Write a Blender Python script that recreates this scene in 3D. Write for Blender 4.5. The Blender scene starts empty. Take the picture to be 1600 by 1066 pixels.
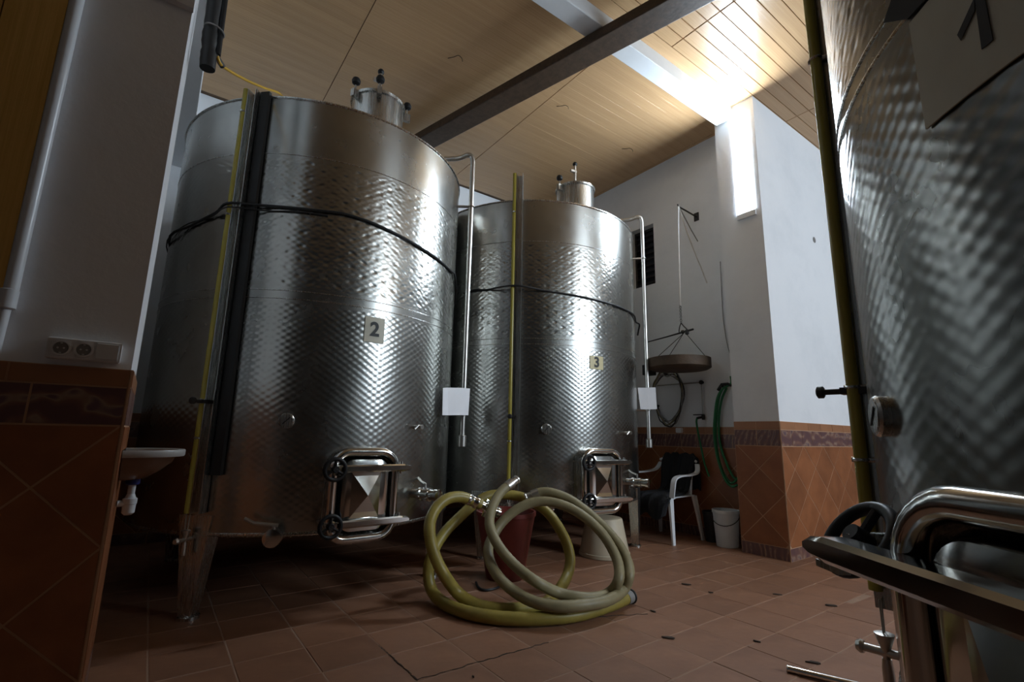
import bpy, bmesh, math, random
from math import sin, cos, pi, radians, sqrt
from mathutils import Vector, Matrix

S = bpy.context.scene
COL = S.collection
random.seed(7)

# ------------------------------------------------------------------ camera
cam_d = bpy.data.cameras.new('camera'); cam = bpy.data.objects.new('camera', cam_d); COL.objects.link(cam)
F_PX = 758.53
cam_d.sensor_width = 36.0
cam_d.lens = 36.0 * F_PX / 1600.0
cam_d.clip_start = 0.02
PIT, ROL, AZ = radians(10.963), radians(1.158), radians(53.992)
_h = Vector((cos(AZ), sin(AZ), 0)); _r = Vector((sin(AZ), -cos(AZ), 0)); _u = Vector((0, 0, 1))
_F = _h * cos(PIT) + _u * sin(PIT); _U = -_h * sin(PIT) + _u * cos(PIT)
_R2 = _r * cos(ROL) + _U * sin(ROL); _U2 = -_r * sin(ROL) + _U * cos(ROL)
_m = Matrix((( _R2.x, _U2.x, -_F.x, 0), (_R2.y, _U2.y, -_F.y, 0), (_R2.z, _U2.z, -_F.z, 1.0), (0, 0, 0, 1)))
cam.matrix_world = _m
S.camera = cam

# ------------------------------------------------------------------ world, lights, exposure
S.view_settings.view_transform = 'Standard'
S.view_settings.look = 'None'
S.view_settings.exposure = 0.5
S.view_settings.gamma = 1.0
S.view_settings.use_curve_mapping = False
W = bpy.data.worlds.new('world'); S.world = W; W.use_nodes = True
W.node_tree.nodes['Background'].inputs[0].default_value = (0.62, 0.78, 1.0, 1)
W.node_tree.nodes['Background'].inputs[1].default_value = 0.5
PANE_STRENGTH = 88.0          # daylight through the frosted slit panes


def area(name, loc, direction, sx, sy, power, color):
    d = bpy.data.lights.new(name, 'AREA'); d.shape = 'RECTANGLE'; d.size = sx; d.size_y = sy
    d.energy = power; d.color = color
    o = bpy.data.objects.new(name, d); COL.objects.link(o); o.location = loc
    o.rotation_euler = Vector(direction).to_track_quat('-Z', 'Y').to_euler()
    return o


# daylight entering by the tall window in the rear wall
area('window_daylight', (5.3, -4.16, 3.3), (0, 1, -0.15), 2.0, 1.6, 215, (0.74, 0.87, 1.0))

# ------------------------------------------------------------------ node helpers


class NT:
    def __init__(s, name):
        s.m = bpy.data.materials.new(name); s.m.use_nodes = True
        s.t = s.m.node_tree; s.b = s.t.nodes['Principled BSDF']

    def n(s, typ, **kw):
        nd = s.t.nodes.new(typ)
        for k, v in kw.items():
            if k in nd.inputs.keys() if isinstance(k, str) else False:
                pass
            setattr(nd, k, v)
        return nd

    def l(s, a, b): s.t.links.new(a, b)

    def math(s, op, a, b=None, c=None):
        nd = s.t.nodes.new('ShaderNodeMath'); nd.operation = op
        for i, v in enumerate((a, b, c)):
            if v is None: continue
            if isinstance(v, (int, float)): nd.inputs[i].default_value = v
            else: s.l(v, nd.inputs[i])
        return nd.outputs[0]

    def noise(s, scale, detail=4, rough=0.55, vec=None, stretch=None):
        nd = s.t.nodes.new('ShaderNodeTexNoise'); nd.inputs['Scale'].default_value = scale
        nd.inputs['Detail'].default_value = detail; nd.inputs['Roughness'].default_value = rough
        if vec is None:
            vec = s.obj()
        if stretch:
            mp = s.t.nodes.new('ShaderNodeMapping'); mp.inputs['Scale'].default_value = stretch
            s.l(vec, mp.inputs['Vector']); vec = mp.outputs[0]
        s.l(vec, nd.inputs['Vector'])
        return nd.outputs['Fac']

    def obj(s):
        if not hasattr(s, '_tc'):
            s._tc = s.t.nodes.new('ShaderNodeTexCoord')
        return s._tc.outputs['Object']

    def uv(s):
        s.obj(); return s._tc.outputs['UV']

    def ramp(s, fac, stops):
        nd = s.t.nodes.new('ShaderNodeValToRGB'); e = nd.color_ramp.elements
        while len(e) < len(stops): e.new(0.5)
        for i, (p, c) in enumerate(stops):
            e[i].position = p; e[i].color = (*c, 1) if len(c) == 3 else c
        s.l(fac, nd.inputs[0]); return nd.outputs[0]

    def mix(s, fac, a, b):
        nd = s.t.nodes.new('ShaderNodeMix'); nd.data_type = 'RGBA'
        for sock, v in ((nd.inputs[0], fac), (nd.inputs[6], a), (nd.inputs[7], b)):
            if isinstance(v, (int, float)): sock.default_value = v
            elif isinstance(v, tuple): sock.default_value = (*v, 1)
            else: s.l(v, sock)
        return nd.outputs[2]

    def objrand(s):
        return s.t.nodes.new('ShaderNodeObjectInfo').outputs['Random']

    def base(s, v):
        if isinstance(v, tuple): s.b.inputs['Base Color'].default_value = (*v, 1)
        else: s.l(v, s.b.inputs['Base Color'])

    def rough(s, v):
        if isinstance(v, (int, float)): s.b.inputs['Roughness'].default_value = v
        else: s.l(v, s.b.inputs['Roughness'])

    def bump(s, h, dist, strength=1.0):
        nd = s.t.nodes.new('ShaderNodeBump'); nd.inputs['Distance'].default_value = dist
        nd.inputs['Strength'].default_value = strength
        s.l(h, nd.inputs['Height']); s.l(nd.outputs[0], s.b.inputs['Normal'])


def plain(name, col, rough=0.5, metal=0.0, var=0.08, scale=9, bump=0.0, spec=0.5):
    t = NT(name)
    f = t.noise(scale, 5)
    a = tuple(max(0, c * (1 - var)) for c in col); b = tuple(min(1, c * (1 + var)) for c in col)
    t.base(t.ramp(f, [(0.3, a), (0.7, b)]))
    t.rough(rough); t.b.inputs['Metallic'].default_value = metal
    t.b.inputs['Specular IOR Level'].default_value = spec
    if bump: t.bump(t.noise(scale * 6, 4), bump)
    return t.m


def steel(name, col, r0, r1, stretch=(60, 60, 1.2)):
    t = NT(name); t.b.inputs['Metallic'].default_value = 1.0
    f = t.noise(2.0, 5, 0.6, stretch=stretch)
    g = t.noise(1.7, 5, 0.6)
    t.base(t.ramp(g, [(0.3, tuple(c * 0.86 for c in col)), (0.72, col)]))
    t.rough(t.math('ADD', t.math('MULTIPLY', f, r1 - r0), r0))
    return t.m


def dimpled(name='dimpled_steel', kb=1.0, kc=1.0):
    t = NT(name); t.b.inputs['Metallic'].default_value = 1.0
    sep = t.t.nodes.new('ShaderNodeSeparateXYZ'); t.l(t.uv(), sep.inputs[0])
    u, v = sep.outputs[0], sep.outputs[1]
    a = t.math('COSINE', t.math('MULTIPLY', u, 2 * pi / 0.060))
    b = t.math('COSINE', t.math('MULTIPLY', v, 2 * pi / 0.040))
    h = t.math('MULTIPLY', a, b)
    a2 = t.math('COSINE', t.math('MULTIPLY', u, 2 * pi / 0.148)); b2 = t.math('COSINE', t.math('MULTIPLY', v, 2 * pi / 0.092))
    spots = t.math('POWER', t.math('MULTIPLY', t.math('ABSOLUTE', a2), t.math('ABSOLUTE', b2)), 3.5)
    sgn = t.math('GREATER_THAN', t.math('MULTIPLY', a2, b2), 0.0)
    spots = t.math('MULTIPLY', t.math('MULTIPLY', spots, sgn), -3.0)
    ripple = t.math('MULTIPLY', t.math('COSINE', t.math('MULTIPLY', v, 2 * pi / 0.023)), 0.14)
    h2 = t.math('ADD', t.math('ADD', spots, ripple), t.math('MULTIPLY', h, 0.55))
    zone = t.math('GREATER_THAN', v, 1.80)
    h = t.math('ADD', t.math('MULTIPLY', h, t.math('SUBTRACT', 1.0, zone)), t.math('MULTIPLY', h2, zone))
    # the dimples stop at the smooth bands: foot, weld at mid height, collar under the rim

    def band(lo, hi, s=0.006):
        up = t.n('ShaderNodeMapRange'); up.inputs['From Min'].default_value = lo - s; up.inputs['From Max'].default_value = lo + s
        dn = t.n('ShaderNodeMapRange'); dn.inputs['From Min'].default_value = hi - s; dn.inputs['From Max'].default_value = hi + s
        t.l(v, up.inputs['Value']); t.l(v, dn.inputs['Value'])
        return t.math('SUBTRACT', up.outputs[0], dn.outputs[0])
    mask = t.math('ADD', band(0.50, 1.755), band(1.85, 2.70))
    weak = t.n('ShaderNodeMapRange'); weak.inputs['From Min'].default_value = 0.70; weak.inputs['From Max'].default_value = 1.55
    weak.inputs['To Min'].default_value = 0.35; weak.inputs['To Max'].default_value = 1.0
    t.l(v, weak.inputs['Value'])
    hh = t.math('MULTIPLY', t.math('MULTIPLY', h, mask), weak.outputs[0])
    fine = t.noise(3.0, 3, 0.5, stretch=(2.0, 2.0, 30))
    hh = t.math('ADD', hh, t.math('MULTIPLY', fine, 0.10))
    buckle = t.noise(1.6, 2, 0.5, stretch=(1.2, 1.2, 0.5))
    hh = t.math('ADD', hh, t.math('MULTIPLY', buckle, 2.2))
    t.bump(hh, 0.0013 * kb, 0.5)
    g = t.noise(2.2, 5, 0.65)
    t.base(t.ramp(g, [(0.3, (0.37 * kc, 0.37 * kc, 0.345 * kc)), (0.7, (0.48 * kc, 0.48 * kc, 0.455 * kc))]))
    t.rough(t.math('ADD', t.math('MULTIPLY', t.noise(5, 4), 0.12), 0.20))
    return t.m


M = {}
M['shell'] = dimpled()
M['shell_shaded'] = dimpled('shaded_dimpled_steel', 0.9, 0.52)  # same steel, base darkened to paint in the dim light on tank 1
M['steel'] = steel('brushed_steel', (0.60, 0.60, 0.575), 0.18, 0.36)
M['polish'] = steel('polished_steel', (0.66, 0.66, 0.64), 0.07, 0.18, (8, 8, 8))
M['pipe_steel'] = steel('dull_steel_pipe', (0.62, 0.60, 0.56), 0.28, 0.42, (8, 8, 8))
M['black'] = plain('black_plastic', (0.010, 0.010, 0.011), 0.45, spec=0.3)
M['rubber'] = plain('black_rubber', (0.010, 0.010, 0.010), 0.55)
M['paper'] = plain('white_paper', (0.80, 0.80, 0.82), 0.8, var=0.03)
M['plate'] = plain('cream_number_plate', (0.66, 0.63, 0.50), 0.45, var=0.05)
M['plate_yellow'] = plain('yellowed_number_plate', (0.66, 0.58, 0.33), 0.45, var=0.05)
M['ink'] = plain('black_ink', (0.012, 0.012, 0.012), 0.5)
M['white_plastic'] = plain('white_plastic', (0.72, 0.74, 0.76), 0.4, var=0.04)
M['pvc'] = plain('white_pvc_pipe', (0.66, 0.70, 0.74), 0.3, var=0.04)
M['brass'] = plain('brass', (0.62, 0.42, 0.14), 0.3, 1.0)


def wall_paint():
    t = NT('white_wall_paint')
    f = t.noise(1.3, 6, 0.65)
    t.base(t.ramp(f, [(0.25, (0.72, 0.745, 0.77)), (0.5, (0.81, 0.83, 0.85)), (0.8, (0.85, 0.865, 0.88))]))
    t.rough(0.75); t.bump(t.noise(18, 5), 0.004, 0.5); return t.m


def grain(name, c0, c1, stretch, rough=0.4, rnd=0.25, scale=3.0, bump=0.0015):
    t = NT(name)
    f = t.noise(scale, 6, 0.62, stretch=stretch)
    c = t.ramp(f, [(0.28, c0), (0.72, c1)])
    k = t.math('ADD', t.math('MULTIPLY', t.objrand(), rnd), 1.0 - rnd / 2)
    hs = t.n('ShaderNodeHueSaturation'); t.l(c, hs.inputs['Color']); t.l(k, hs.inputs['Value'])
    t.base(hs.outputs[0]); t.rough(rough)
    if bump: t.bump(f, bump)
    return t.m


def tile_mat(name, c0, c1, rough, rnd=0.3, scale=7):
    t = NT(name)
    f = t.noise(scale, 6, 0.6)
    c = t.ramp(f, [(0.25, c0), (0.75, c1)])
    k = t.math('ADD', t.math('MULTIPLY', t.objrand(), rnd), 1.0 - rnd / 2)
    hs = t.n('ShaderNodeHueSaturation'); t.l(c, hs.inputs['Color']); t.l(k, hs.inputs['Value'])
    t.base(hs.outputs[0])
    t.rough(t.math('ADD', t.math('MULTIPLY', t.noise(11, 4), 0.2), rough))
    t.bump(t.noise(14, 5), 0.0025, 0.5)
    return t.m


def decor_mat():
    t = NT('scroll_border_tile')
    v = t.n('ShaderNodeTexVoronoi'); v.feature = 'SMOOTH_F1'; v.inputs['Scale'].default_value = 17
    w = t.n('ShaderNodeTexWave'); w.wave_type = 'RINGS'; w.inputs['Scale'].default_value = 7; w.inputs['Distortion'].default_value = 6
    w.inputs['Detail'].default_value = 2
    t.l(t.obj(), v.inputs['Vector']); t.l(t.obj(), w.inputs['Vector'])
    f = t.math('MULTIPLY', w.outputs['Fac'], t.math('SUBTRACT', 1.0, v.outputs['Distance']))
    t.base(t.ramp(f, [(0.15, (0.13, 0.065, 0.065)), (0.45, (0.20, 0.10, 0.075)), (0.6, (0.30, 0.20, 0.15)), (0.75, (0.14, 0.08, 0.09))]))
    t.rough(0.35); t.bump(f, 0.002, 0.5); return t.m


M['wall'] = wall_paint()
M['rear_wall'] = plain('darkened_rear_wall', (0.13, 0.125, 0.12), 0.8)  # unseen walls, coloured dark to cut the light bounced onto the column
M['beam_white'] = plain('white_beam_paint', (0.72, 0.74, 0.75), 0.6, var=0.03)
M['plank'] = grain('ceiling_plank_wood', (0.50, 0.305, 0.15), (0.62, 0.405, 0.215), (0.35, 22, 22), 0.26, 0.10)
M['dark_wood'] = grain('dark_beam_wood', (0.045, 0.026, 0.014), (0.095, 0.057, 0.032), (8, 8, 8), 0.5, 0.1)
M['panel_wood'] = grain('honey_panel_wood', (0.55, 0.33, 0.07), (0.70, 0.45, 0.13), (22, 22, 0.5), 0.45, 0.18)
M['gap'] = plain('ceiling_backing', (0.16, 0.10, 0.06), 0.8)
M['grout'] = plain('wall_grout', (0.50, 0.30, 0.18), 0.85, bump=0.001)
M['floor_grout'] = plain('floor_grout', (0.32, 0.205, 0.14), 0.85, bump=0.001)
M['floor_tile'] = tile_mat('terracotta_floor_tile', (0.20, 0.094, 0.053), (0.32, 0.16, 0.092), 0.40, 0.20, 5)
M['wall_tile'] = tile_mat('terracotta_wall_tile', (0.215, 0.075, 0.028), (0.34, 0.125, 0.048), 0.30, 0.22, 6)
M['cap_tile'] = tile_mat('terracotta_cap_tile', (0.30, 0.135, 0.062), (0.39, 0.18, 0.088), 0.30, 0.14, 6)
M['decor'] = decor_mat()
M['yellow_hose'] = plain('yellow_hose_rubber', (0.29, 0.225, 0.045), 0.42, var=0.16, scale=14)
M['tan_hose'] = plain('tan_hose_rubber', (0.25, 0.21, 0.11), 0.5, var=0.14, scale=14)
M['green_hose'] = plain('green_hose_rubber', (0.015, 0.17, 0.055), 0.4, var=0.1)
M['red_plastic'] = plain('dark_red_plastic', (0.17, 0.026, 0.018), 0.45, var=0.12)
M['cream_plastic'] = plain('cream_plastic', (0.55, 0.47, 0.34), 0.5, var=0.06)
M['jacket'] = plain('black_jacket_cloth', (0.012, 0.013, 0.016), 0.9, bump=0.003)
M['rope'] = plain('pale_rope', (0.74, 0.72, 0.68), 0.85)
M['iron'] = plain('dark_iron', (0.05, 0.047, 0.045), 0.55, 0.6)
M['pan_wood'] = plain('dark_brown_pan_wood', (0.075, 0.045, 0.024), 0.7, var=0.3, bump=0.003)
M['cable'] = plain('grey_cable', (0.22, 0.21, 0.20), 0.6)
M['ceramic'] = plain('sink_ceramic', (0.42, 0.42, 0.41), 0.3, var=0.02)
M['copper_bowl'] = plain('sink_bowl_glaze', (0.22, 0.13, 0.085), 0.25, var=0.08)
M['blue_plastic'] = plain('blue_plastic_nut', (0.02, 0.03, 0.20), 0.4)
M['orange_cable'] = plain('orange_cable', (0.62, 0.36, 0.03), 0.5)
M['debris'] = plain('dark_debris', (0.05, 0.035, 0.025), 0.9, bump=0.002)
M['socket'] = plain('white_socket_plastic', (0.66, 0.66, 0.66), 0.4, var=0.02)
M['shutter'] = plain('dark_shutter', (0.012, 0.012, 0.015), 0.6)
M['grey_bucket'] = plain('pale_grey_bucket', (0.60, 0.63, 0.64), 0.45, var=0.06)

t = NT('level_tube_plastic')
t.base(t.ramp(t.noise(3, 4, stretch=(1, 1, 0.4)), [(0.3, (0.34, 0.27, 0.035)), (0.7, (0.50, 0.42, 0.085))]))
t.rough(0.22); t.b.inputs['Subsurface Weight'].default_value = 0.0
M['tube'] = t.m

t = NT('clear_wire'); t.base((0.5, 0.48, 0.42)); t.rough(0.3); M['wire'] = t.m

t = NT('frosted_pane')
t.base((0.8, 0.85, 0.9)); t.b.inputs['Emission Color'].default_value = (0.74, 0.87, 1.0, 1)
t.b.inputs['Emission Strength'].default_value = PANE_STRENGTH; M['pane'] = t.m
t = NT('warm_frosted_pane')
t.base((0.8, 0.8, 0.75)); t.b.inputs['Emission Color'].default_value = (1.0, 0.95, 0.80, 1)
t.b.inputs['Emission Strength'].default_value = 2.5; M['pane_warm'] = t.m

# ------------------------------------------------------------------ mesh helpers


class MB:
    def __init__(s): s.v = []; s.f = []

    def add(s, vs, fs):
        b = len(s.v); s.v += [tuple(p) for p in vs]; s.f += [tuple(i + b for i in f) for f in fs]; return s

    def box(s, x0, x1, y0, y1, z0, z1):
        return s.add([(x0, y0, z0), (x1, y0, z0), (x1, y1, z0), (x0, y1, z0), (x0, y0, z1), (x1, y0, z1), (x1, y1, z1), (x0, y1, z1)],
                     [(3, 2, 1, 0), (4, 5, 6, 7), (0, 1, 5, 4), (1, 2, 6, 5), (2, 3, 7, 6), (3, 0, 4, 7)])

    def bbox(s, x0, x1, y0, y1, z0, z1, c=0.003):
        """box with chamfered vertical-view (top/bottom) edges on the z1 and z0 faces"""
        vs = []
        for z, k in ((z0, c), (z0 + c, 0), (z1 - c, 0), (z1, c)):
            vs += [(x0 + k, y0 + k, z), (x1 - k, y0 + k, z), (x1 - k, y1 - k, z), (x0 + k, y1 - k, z)]
        fs = [(3, 2, 1, 0), (12, 13, 14, 15)]
        for r in range(3):
            for i in range(4):
                j = (i + 1) % 4
                fs.append((r * 4 + i, r * 4 + j, r * 4 + 4 + j, r * 4 + 4 + i))
        return s.add(vs, fs)

    def obox(s, c, ax, ay, az, hx, hy, hz):
        c, ax, ay, az = Vector(c), Vector(ax), Vector(ay), Vector(az)
        vs = [c + ax * (hx * i) + ay * (hy * j) + az * (hz * k) for k in (-1, 1) for j in (-1, 1) for i in (-1, 1)]
        return s.add(vs, [(0, 2, 3, 1), (4, 5, 7, 6), (0, 1, 5, 4), (1, 3, 7, 5), (3, 2, 6, 7), (2, 0, 4, 6)])

    def lathe(s, prof, n=24, c=(0, 0, 0), axis=None, cap0=True, cap1=True):
        """prof: list of (r, h) along axis"""
        a = Vector(axis or (0, 0, 1)).normalized(); t1 = a.orthogonal().normalized()
        if axis is None: t1 = Vector((1, 0, 0))
        t2 = a.cross(t1); c = Vector(c); vs = []; fs = []
        for r, h in prof:
            for i in range(n):
                w = 2 * pi * i / n
                vs.append(c + a * h + (t1 * cos(w) + t2 * sin(w)) * r)
        for k in range(len(prof) - 1):
            for i in range(n):
                j = (i + 1) % n
                fs.append((k * n + i, k * n + j, (k + 1) * n + j, (k + 1) * n + i))
        if cap0: fs.append(tuple(reversed(range(n))))
        if cap1: fs.append(tuple((len(prof) - 1) * n + i for i in range(n)))
        return s.add(vs, fs)

    def cyl(s, a, b, r, n=12, r2=None):
        a, b = Vector(a), Vector(b); d = b - a
        return s.lathe([(r, 0), (r if r2 is None else r2, d.length)], n, a, d)

    def tube(s, pts, r, n=10, closed=False, caps=True):
        pts = [Vector(p) for p in pts]; m = len(pts)
        rs = r if isinstance(r, (list, tuple)) else [r] * m
        tans = []
        for i in range(m):
            if closed: d = pts[(i + 1) % m] - pts[i - 1]
            else: d = pts[min(i + 1, m - 1)] - pts[max(i - 1, 0)]
            tans.append(d.normalized() if d.length > 1e-9 else Vector((0, 0, 1)))
        nrm = tans[0].orthogonal().normalized(); frames = []
        for i in range(m):
            if i:
                q = tans[i - 1].rotation_difference(tans[i]); nrm = (q @ nrm)
                nrm = (nrm - tans[i] * nrm.dot(tans[i])).normalized()
            frames.append((nrm.copy(), tans[i].cross(nrm)))
        vs = []; fs = []
        for p, (a, b), rr in zip(pts, frames, rs):
            for k in range(n):
                w = 2 * pi * k / n; vs.append(p + (a * cos(w) + b * sin(w)) * rr)
        for i in range(m if closed else m - 1):
            i2 = (i + 1) % m
            for k in range(n):
                k2 = (k + 1) % n
                fs.append((i * n + k, i * n + k2, i2 * n + k2, i2 * n + k))
        if caps and not closed:
            fs.append(tuple(reversed(range(n)))); fs.append(tuple((m - 1) * n + k for k in range(n)))
        return s.add(vs, fs)

    def torus(s, c, axis, R, r, n=32, k=8):
        a = Vector(axis).normalized(); t1 = a.orthogonal().normalized(); t2 = a.cross(t1); c = Vector(c)
        return s.tube([c + (t1 * cos(2 * pi * i / n) + t2 * sin(2 * pi * i / n)) * R for i in range(n)], r, k, closed=True)

    def ball(s, c, r, n=12, m=8):
        prof = [(max(1e-4, r * sin(pi * i / m)), -r * cos(pi * i / m)) for i in range(m + 1)]
        return s.lathe(prof, n, c)

    def prism(s, poly, o, ax, ay, d):
        """polygon (u,v) at o + u*ax + v*ay, extruded along d"""
        o, ax, ay, d = Vector(o), Vector(ax), Vector(ay), Vector(d); n = len(poly)
        lo = [o + ax * u + ay * v for u, v in poly]; hi = [p + d for p in lo]
        fs = [tuple(reversed(range(n))), tuple(range(n, 2 * n))]
        for i in range(n):
            j = (i + 1) % n; fs.append((i, j, n + j, n + i))
        return s.add(lo + hi, fs)

    def build(s, name, mat, parent=None, smooth=False, loc=None):
        me = bpy.data.meshes.new(name); me.from_pydata(s.v, [], s.f); me.update()
        bm = bmesh.new(); bm.from_mesh(me); bmesh.ops.recalc_face_normals(bm, faces=bm.faces)
        if smooth:
            for f in bm.faces: f.smooth = True
            lim = radians(38)
            for e in bm.edges:
                if len(e.link_faces) == 2 and e.calc_face_angle(0) > lim: e.smooth = False
        bm.to_mesh(me); bm.free()
        if mat: me.materials.append(M[mat])
        o = bpy.data.objects.new(name, me); COL.objects.link(o)
        if parent: o.parent = parent
        if loc: o.location = loc
        return o


def tag(o, label, cat, group=None):
    o['label'] = label; o['category'] = cat
    if group: o['group'] = group
    return o


def thing(name, label, cat, loc=(0, 0, 0), rz=0.0, group=None):
    o = bpy.data.objects.new(name, None); COL.objects.link(o); o.location = loc; o.rotation_euler = (0, 0, rz)
    o.empty_display_size = 0.1
    return tag(o, label, cat, group)


def struct(o): o['kind'] = 'structure'; return o


def smooth_path(P, k=8, closed=False):
    """Catmull-Rom through the points"""
    P = [Vector(p) for p in P]; n = len(P); out = []
    rng = range(n if closed else n - 1)
    for i in rng:
        g = (lambda j: P[j % n]) if closed else (lambda j: P[max(0, min(n - 1, j))])
        a, b, c, d = g(i - 1), g(i), g(i + 1), g(i + 2)
        for q in range(k):
            t = q / k
            out.append(0.5 * ((2 * b) + (c - a) * t + (2 * a - 5 * b + 4 * c - d) * t * t + (3 * b - a - 3 * c + d) * t ** 3))
    if not closed: out.append(P[-1])
    return out


def round_rect(hw, hh, r, k=6, cu=0, cv=0):
    pts = []
    for cx, cy, a0 in ((hw - r, hh - r, 0), (-hw + r, hh - r, 90), (-hw + r, -hh + r, 180), (hw - r, -hh + r, 270)):
        for i in range(k + 1):
            a = radians(a0 + 90 * i / k); pts.append((cu + cx + r * cos(a), cv + cy + r * sin(a)))
    return pts


# ------------------------------------------------------------------ the room shell
HC = 4.42          # ceiling height
XB = 4.78          # back wall face
YF = 5.54          # far wall face
PX, PY0, PY1 = 4.47, 2.11, 2.53      # pier face and width
CX, CY0, CY1 = -0.085, 2.25, 2.80    # left column corner, front face, far end

# floor: grout bed + tiles
floor = struct(MB().box(-3.2, 9.2, -4.4, 6.0, -0.12, -0.0016).build('floor', 'floor_grout'))
tp = 0.2985; tq = 0.289; gx = 0.119; gy = 1.143; g2 = 0.0028
rest = MB(); i0 = -11
shared = {}
for i in range(-11, 31):
    for j in range(-19, 16):
        x0, y0 = gx + i * tp, gy + j * tq
        if x0 > 8.9 or y0 > 5.5 or y0 < -4.3 or x0 < -3.1: continue
        dz = random.uniform(-0.0012, 0.0012)
        if -1 <= i <= 15 and -1 <= j <= 10:
            key = random.randrange(4)
            if key not in shared:
                o = MB().bbox(g2, tp - g2, g2, tq - g2, -0.008, 0, 0.002).build('tile', 'floor_tile', floor)
                shared[key] = o.data
            else:
                o = bpy.data.objects.new('tile', shared[key]); COL.objects.link(o); o.parent = floor
            o.location = (x0, y0, dz)
            o.rotation_euler = (random.uniform(-.002, .002), random.uniform(-.002, .002), 0)
        else:
            rest.bbox(x0 + g2, x0 + tp - g2, y0 + g2, y0 + tq - g2, -0.008, dz, 0.002)
o = rest.build('outer_tiles', 'floor_tile', floor); o['kind'] = 'stuff'

# ceiling: backing board + planks running along X, butt joints every 1.86 m
ceil = struct(MB().box(-3.2, 9.2, -4.4, 6.0, HC + 0.006, HC + 0.1).build('ceiling', 'gap'))
pw = 0.1165; far_planks = MB(); pshare = {}
for r in range(-58, 35):
    y0 = 2.335 + r * pw
    if y0 + pw > YF + 0.05 or y0 < -4.3: continue
    left_side = y0 > 2.2
    x0s = [-2.70, -0.84, 1.02, 2.88, 4.74, 6.6] if left_side else [-2.28, -0.42, 1.44, 3.30, 5.16, 7.02]
    for x0 in x0s:
        L = 1.86
        c = (0.0005 if left_side else 0.003)
        if y0 > 0.6 and x0 > -1.0 and x0 < 5.5:
            key = (left_side,)
            if key not in pshare:
                o = MB().bbox(0.0035, L - 0.0035, c * 0.6, pw - c * 0.6, 0, 0.012, c).build('plank', 'plank', ceil)
                pshare[key] = o.data
            else:
                o = bpy.data.objects.new('plank', pshare[key]); COL.objects.link(o); o.parent = ceil
            o.location = (x0, y0, HC - 0.004 + random.uniform(-0.0008, 0.0008))
        else:
            far_planks.bbox(x0 + .002, x0 + L - .002, y0 + c * .6, y0 + pw - c * .6, HC - 0.004, HC + 0.008, c)
o = far_planks.build('outer_planks', 'plank', ceil); o['kind'] = 'stuff'


def wall_hole(mb, axis, c0, c1, u0, u1, z0, z1, holes):
    """solid slab c0..c1 on axis ('x' or 'y'), spanning u0..u1, z0..z1, with rectangular holes (a,b,lo,hi)"""
    us = sorted({u0, u1, *[h[0] for h in holes], *[h[1] for h in holes]}); zs = sorted({z0, z1, *[h[2] for h in holes], *[h[3] for h in holes]})
    for a, b in zip(us, us[1:]):
        for lo, hi in zip(zs, zs[1:]):
            cu, cz = (a + b) / 2, (lo + hi) / 2
            if any(h[0] < cu < h[1] and h[2] < cz < h[3] for h in holes): continue
            if axis == 'x': mb.box(c0, c1, a, b, lo, hi)
            else: mb.box(a, b, c0, c1, lo, hi)
    return mb


# back wall (behind tank 3) with the little dark window
W2 = (3.60, 3.98, 2.87, 3.66)
wb = struct(wall_hole(MB(), 'x', XB, XB + 0.24, PY1, YF, 0, HC, [W2]).build('wall_back', 'wall'))
wf = struct(MB().box(-0.6, XB + 0.24, YF, YF + 0.2, 0, HC).build('wall_far', 'wall'))
# pier and side wall: one thick wall, slit window recess in its end face
SL = (2.175, 2.345, 3.20, 4.285)
wr = MB()
wall_hole(wr, 'x', PX, PX + 0.12, PY0, PY1, 0, HC, [SL])
wr.box(PX + 0.12, 8.4, PY0, PY1, 0, HC)
wr = struct(wr.build('wall_right', 'wall'))
# left: column with tiled faces, the wall behind it set back, a beam over
wl = MB(); wl.box(-3.0, CX, CY0, CY1, 0, HC)
wl = struct(wl.build('wall_left', 'wall'))
wl2 = struct(MB().box(-0.62, -0.40, CY1, YF, 0, HC).build('wall_left_recess', 'wall'))
tr = struct(MB().box(-0.40, -0.028, CY1, YF, 3.55, HC).build('trim_1', 'wall'))
tr2 = struct(MB().box(-3.0, CX + 0.004, CY0 - 0.03, CY0, 2.74, 2.785).build('trim_2', 'beam_white'))
# the part of the hall behind the camera
W4 = []; D4 = (4.3, 6.3, 2.5, 4.1)
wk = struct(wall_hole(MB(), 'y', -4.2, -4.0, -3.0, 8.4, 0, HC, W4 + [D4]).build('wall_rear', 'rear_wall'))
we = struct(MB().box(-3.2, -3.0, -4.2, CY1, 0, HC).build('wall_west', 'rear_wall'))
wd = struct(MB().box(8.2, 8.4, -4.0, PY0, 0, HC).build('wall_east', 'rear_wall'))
# windows
w1 = struct(MB().box(PX - 0.004, PX + 0.02, SL[0], SL[1], SL[2], SL[3]).build('window_1', 'pane'))
sl = MB().box(PX - 0.022, PX + 0.10, SL[0] - 0.015, SL[1] + 0.0, SL[2] - 0.055, SL[2]).build('sill', 'wall', w1)
w2 = struct(MB().box(XB + 0.13, XB + 0.16, W2[0], W2[1], W2[2], W2[3]).build('window_2', 'shutter'))
fr = MB()
for a, b, lo, hi in ((W2[0], W2[0] + .03, W2[2], W2[3]), (W2[1] - .03, W2[1], W2[2], W2[3]), (W2[0] + .03, W2[1] - .03, W2[2], W2[2] + .03), (W2[0] + .03, W2[1] - .03, W2[3] - .03, W2[3])):
    fr.box(XB + 0.10, XB + 0.13, a, b, lo, hi)
fr.build('window_frame', 'iron', w2)
for k in range(9):
    z = W2[2] + 0.04 + k * 0.08
    MB().obox((XB + 0.115, (W2[0] + W2[1]) / 2, z + .03), (0.7, 0, -0.7), (0, 1, 0), (0.7, 0, 0.7), 0.004, 0.158, 0.034).build('slat', 'shutter', w2)
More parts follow.
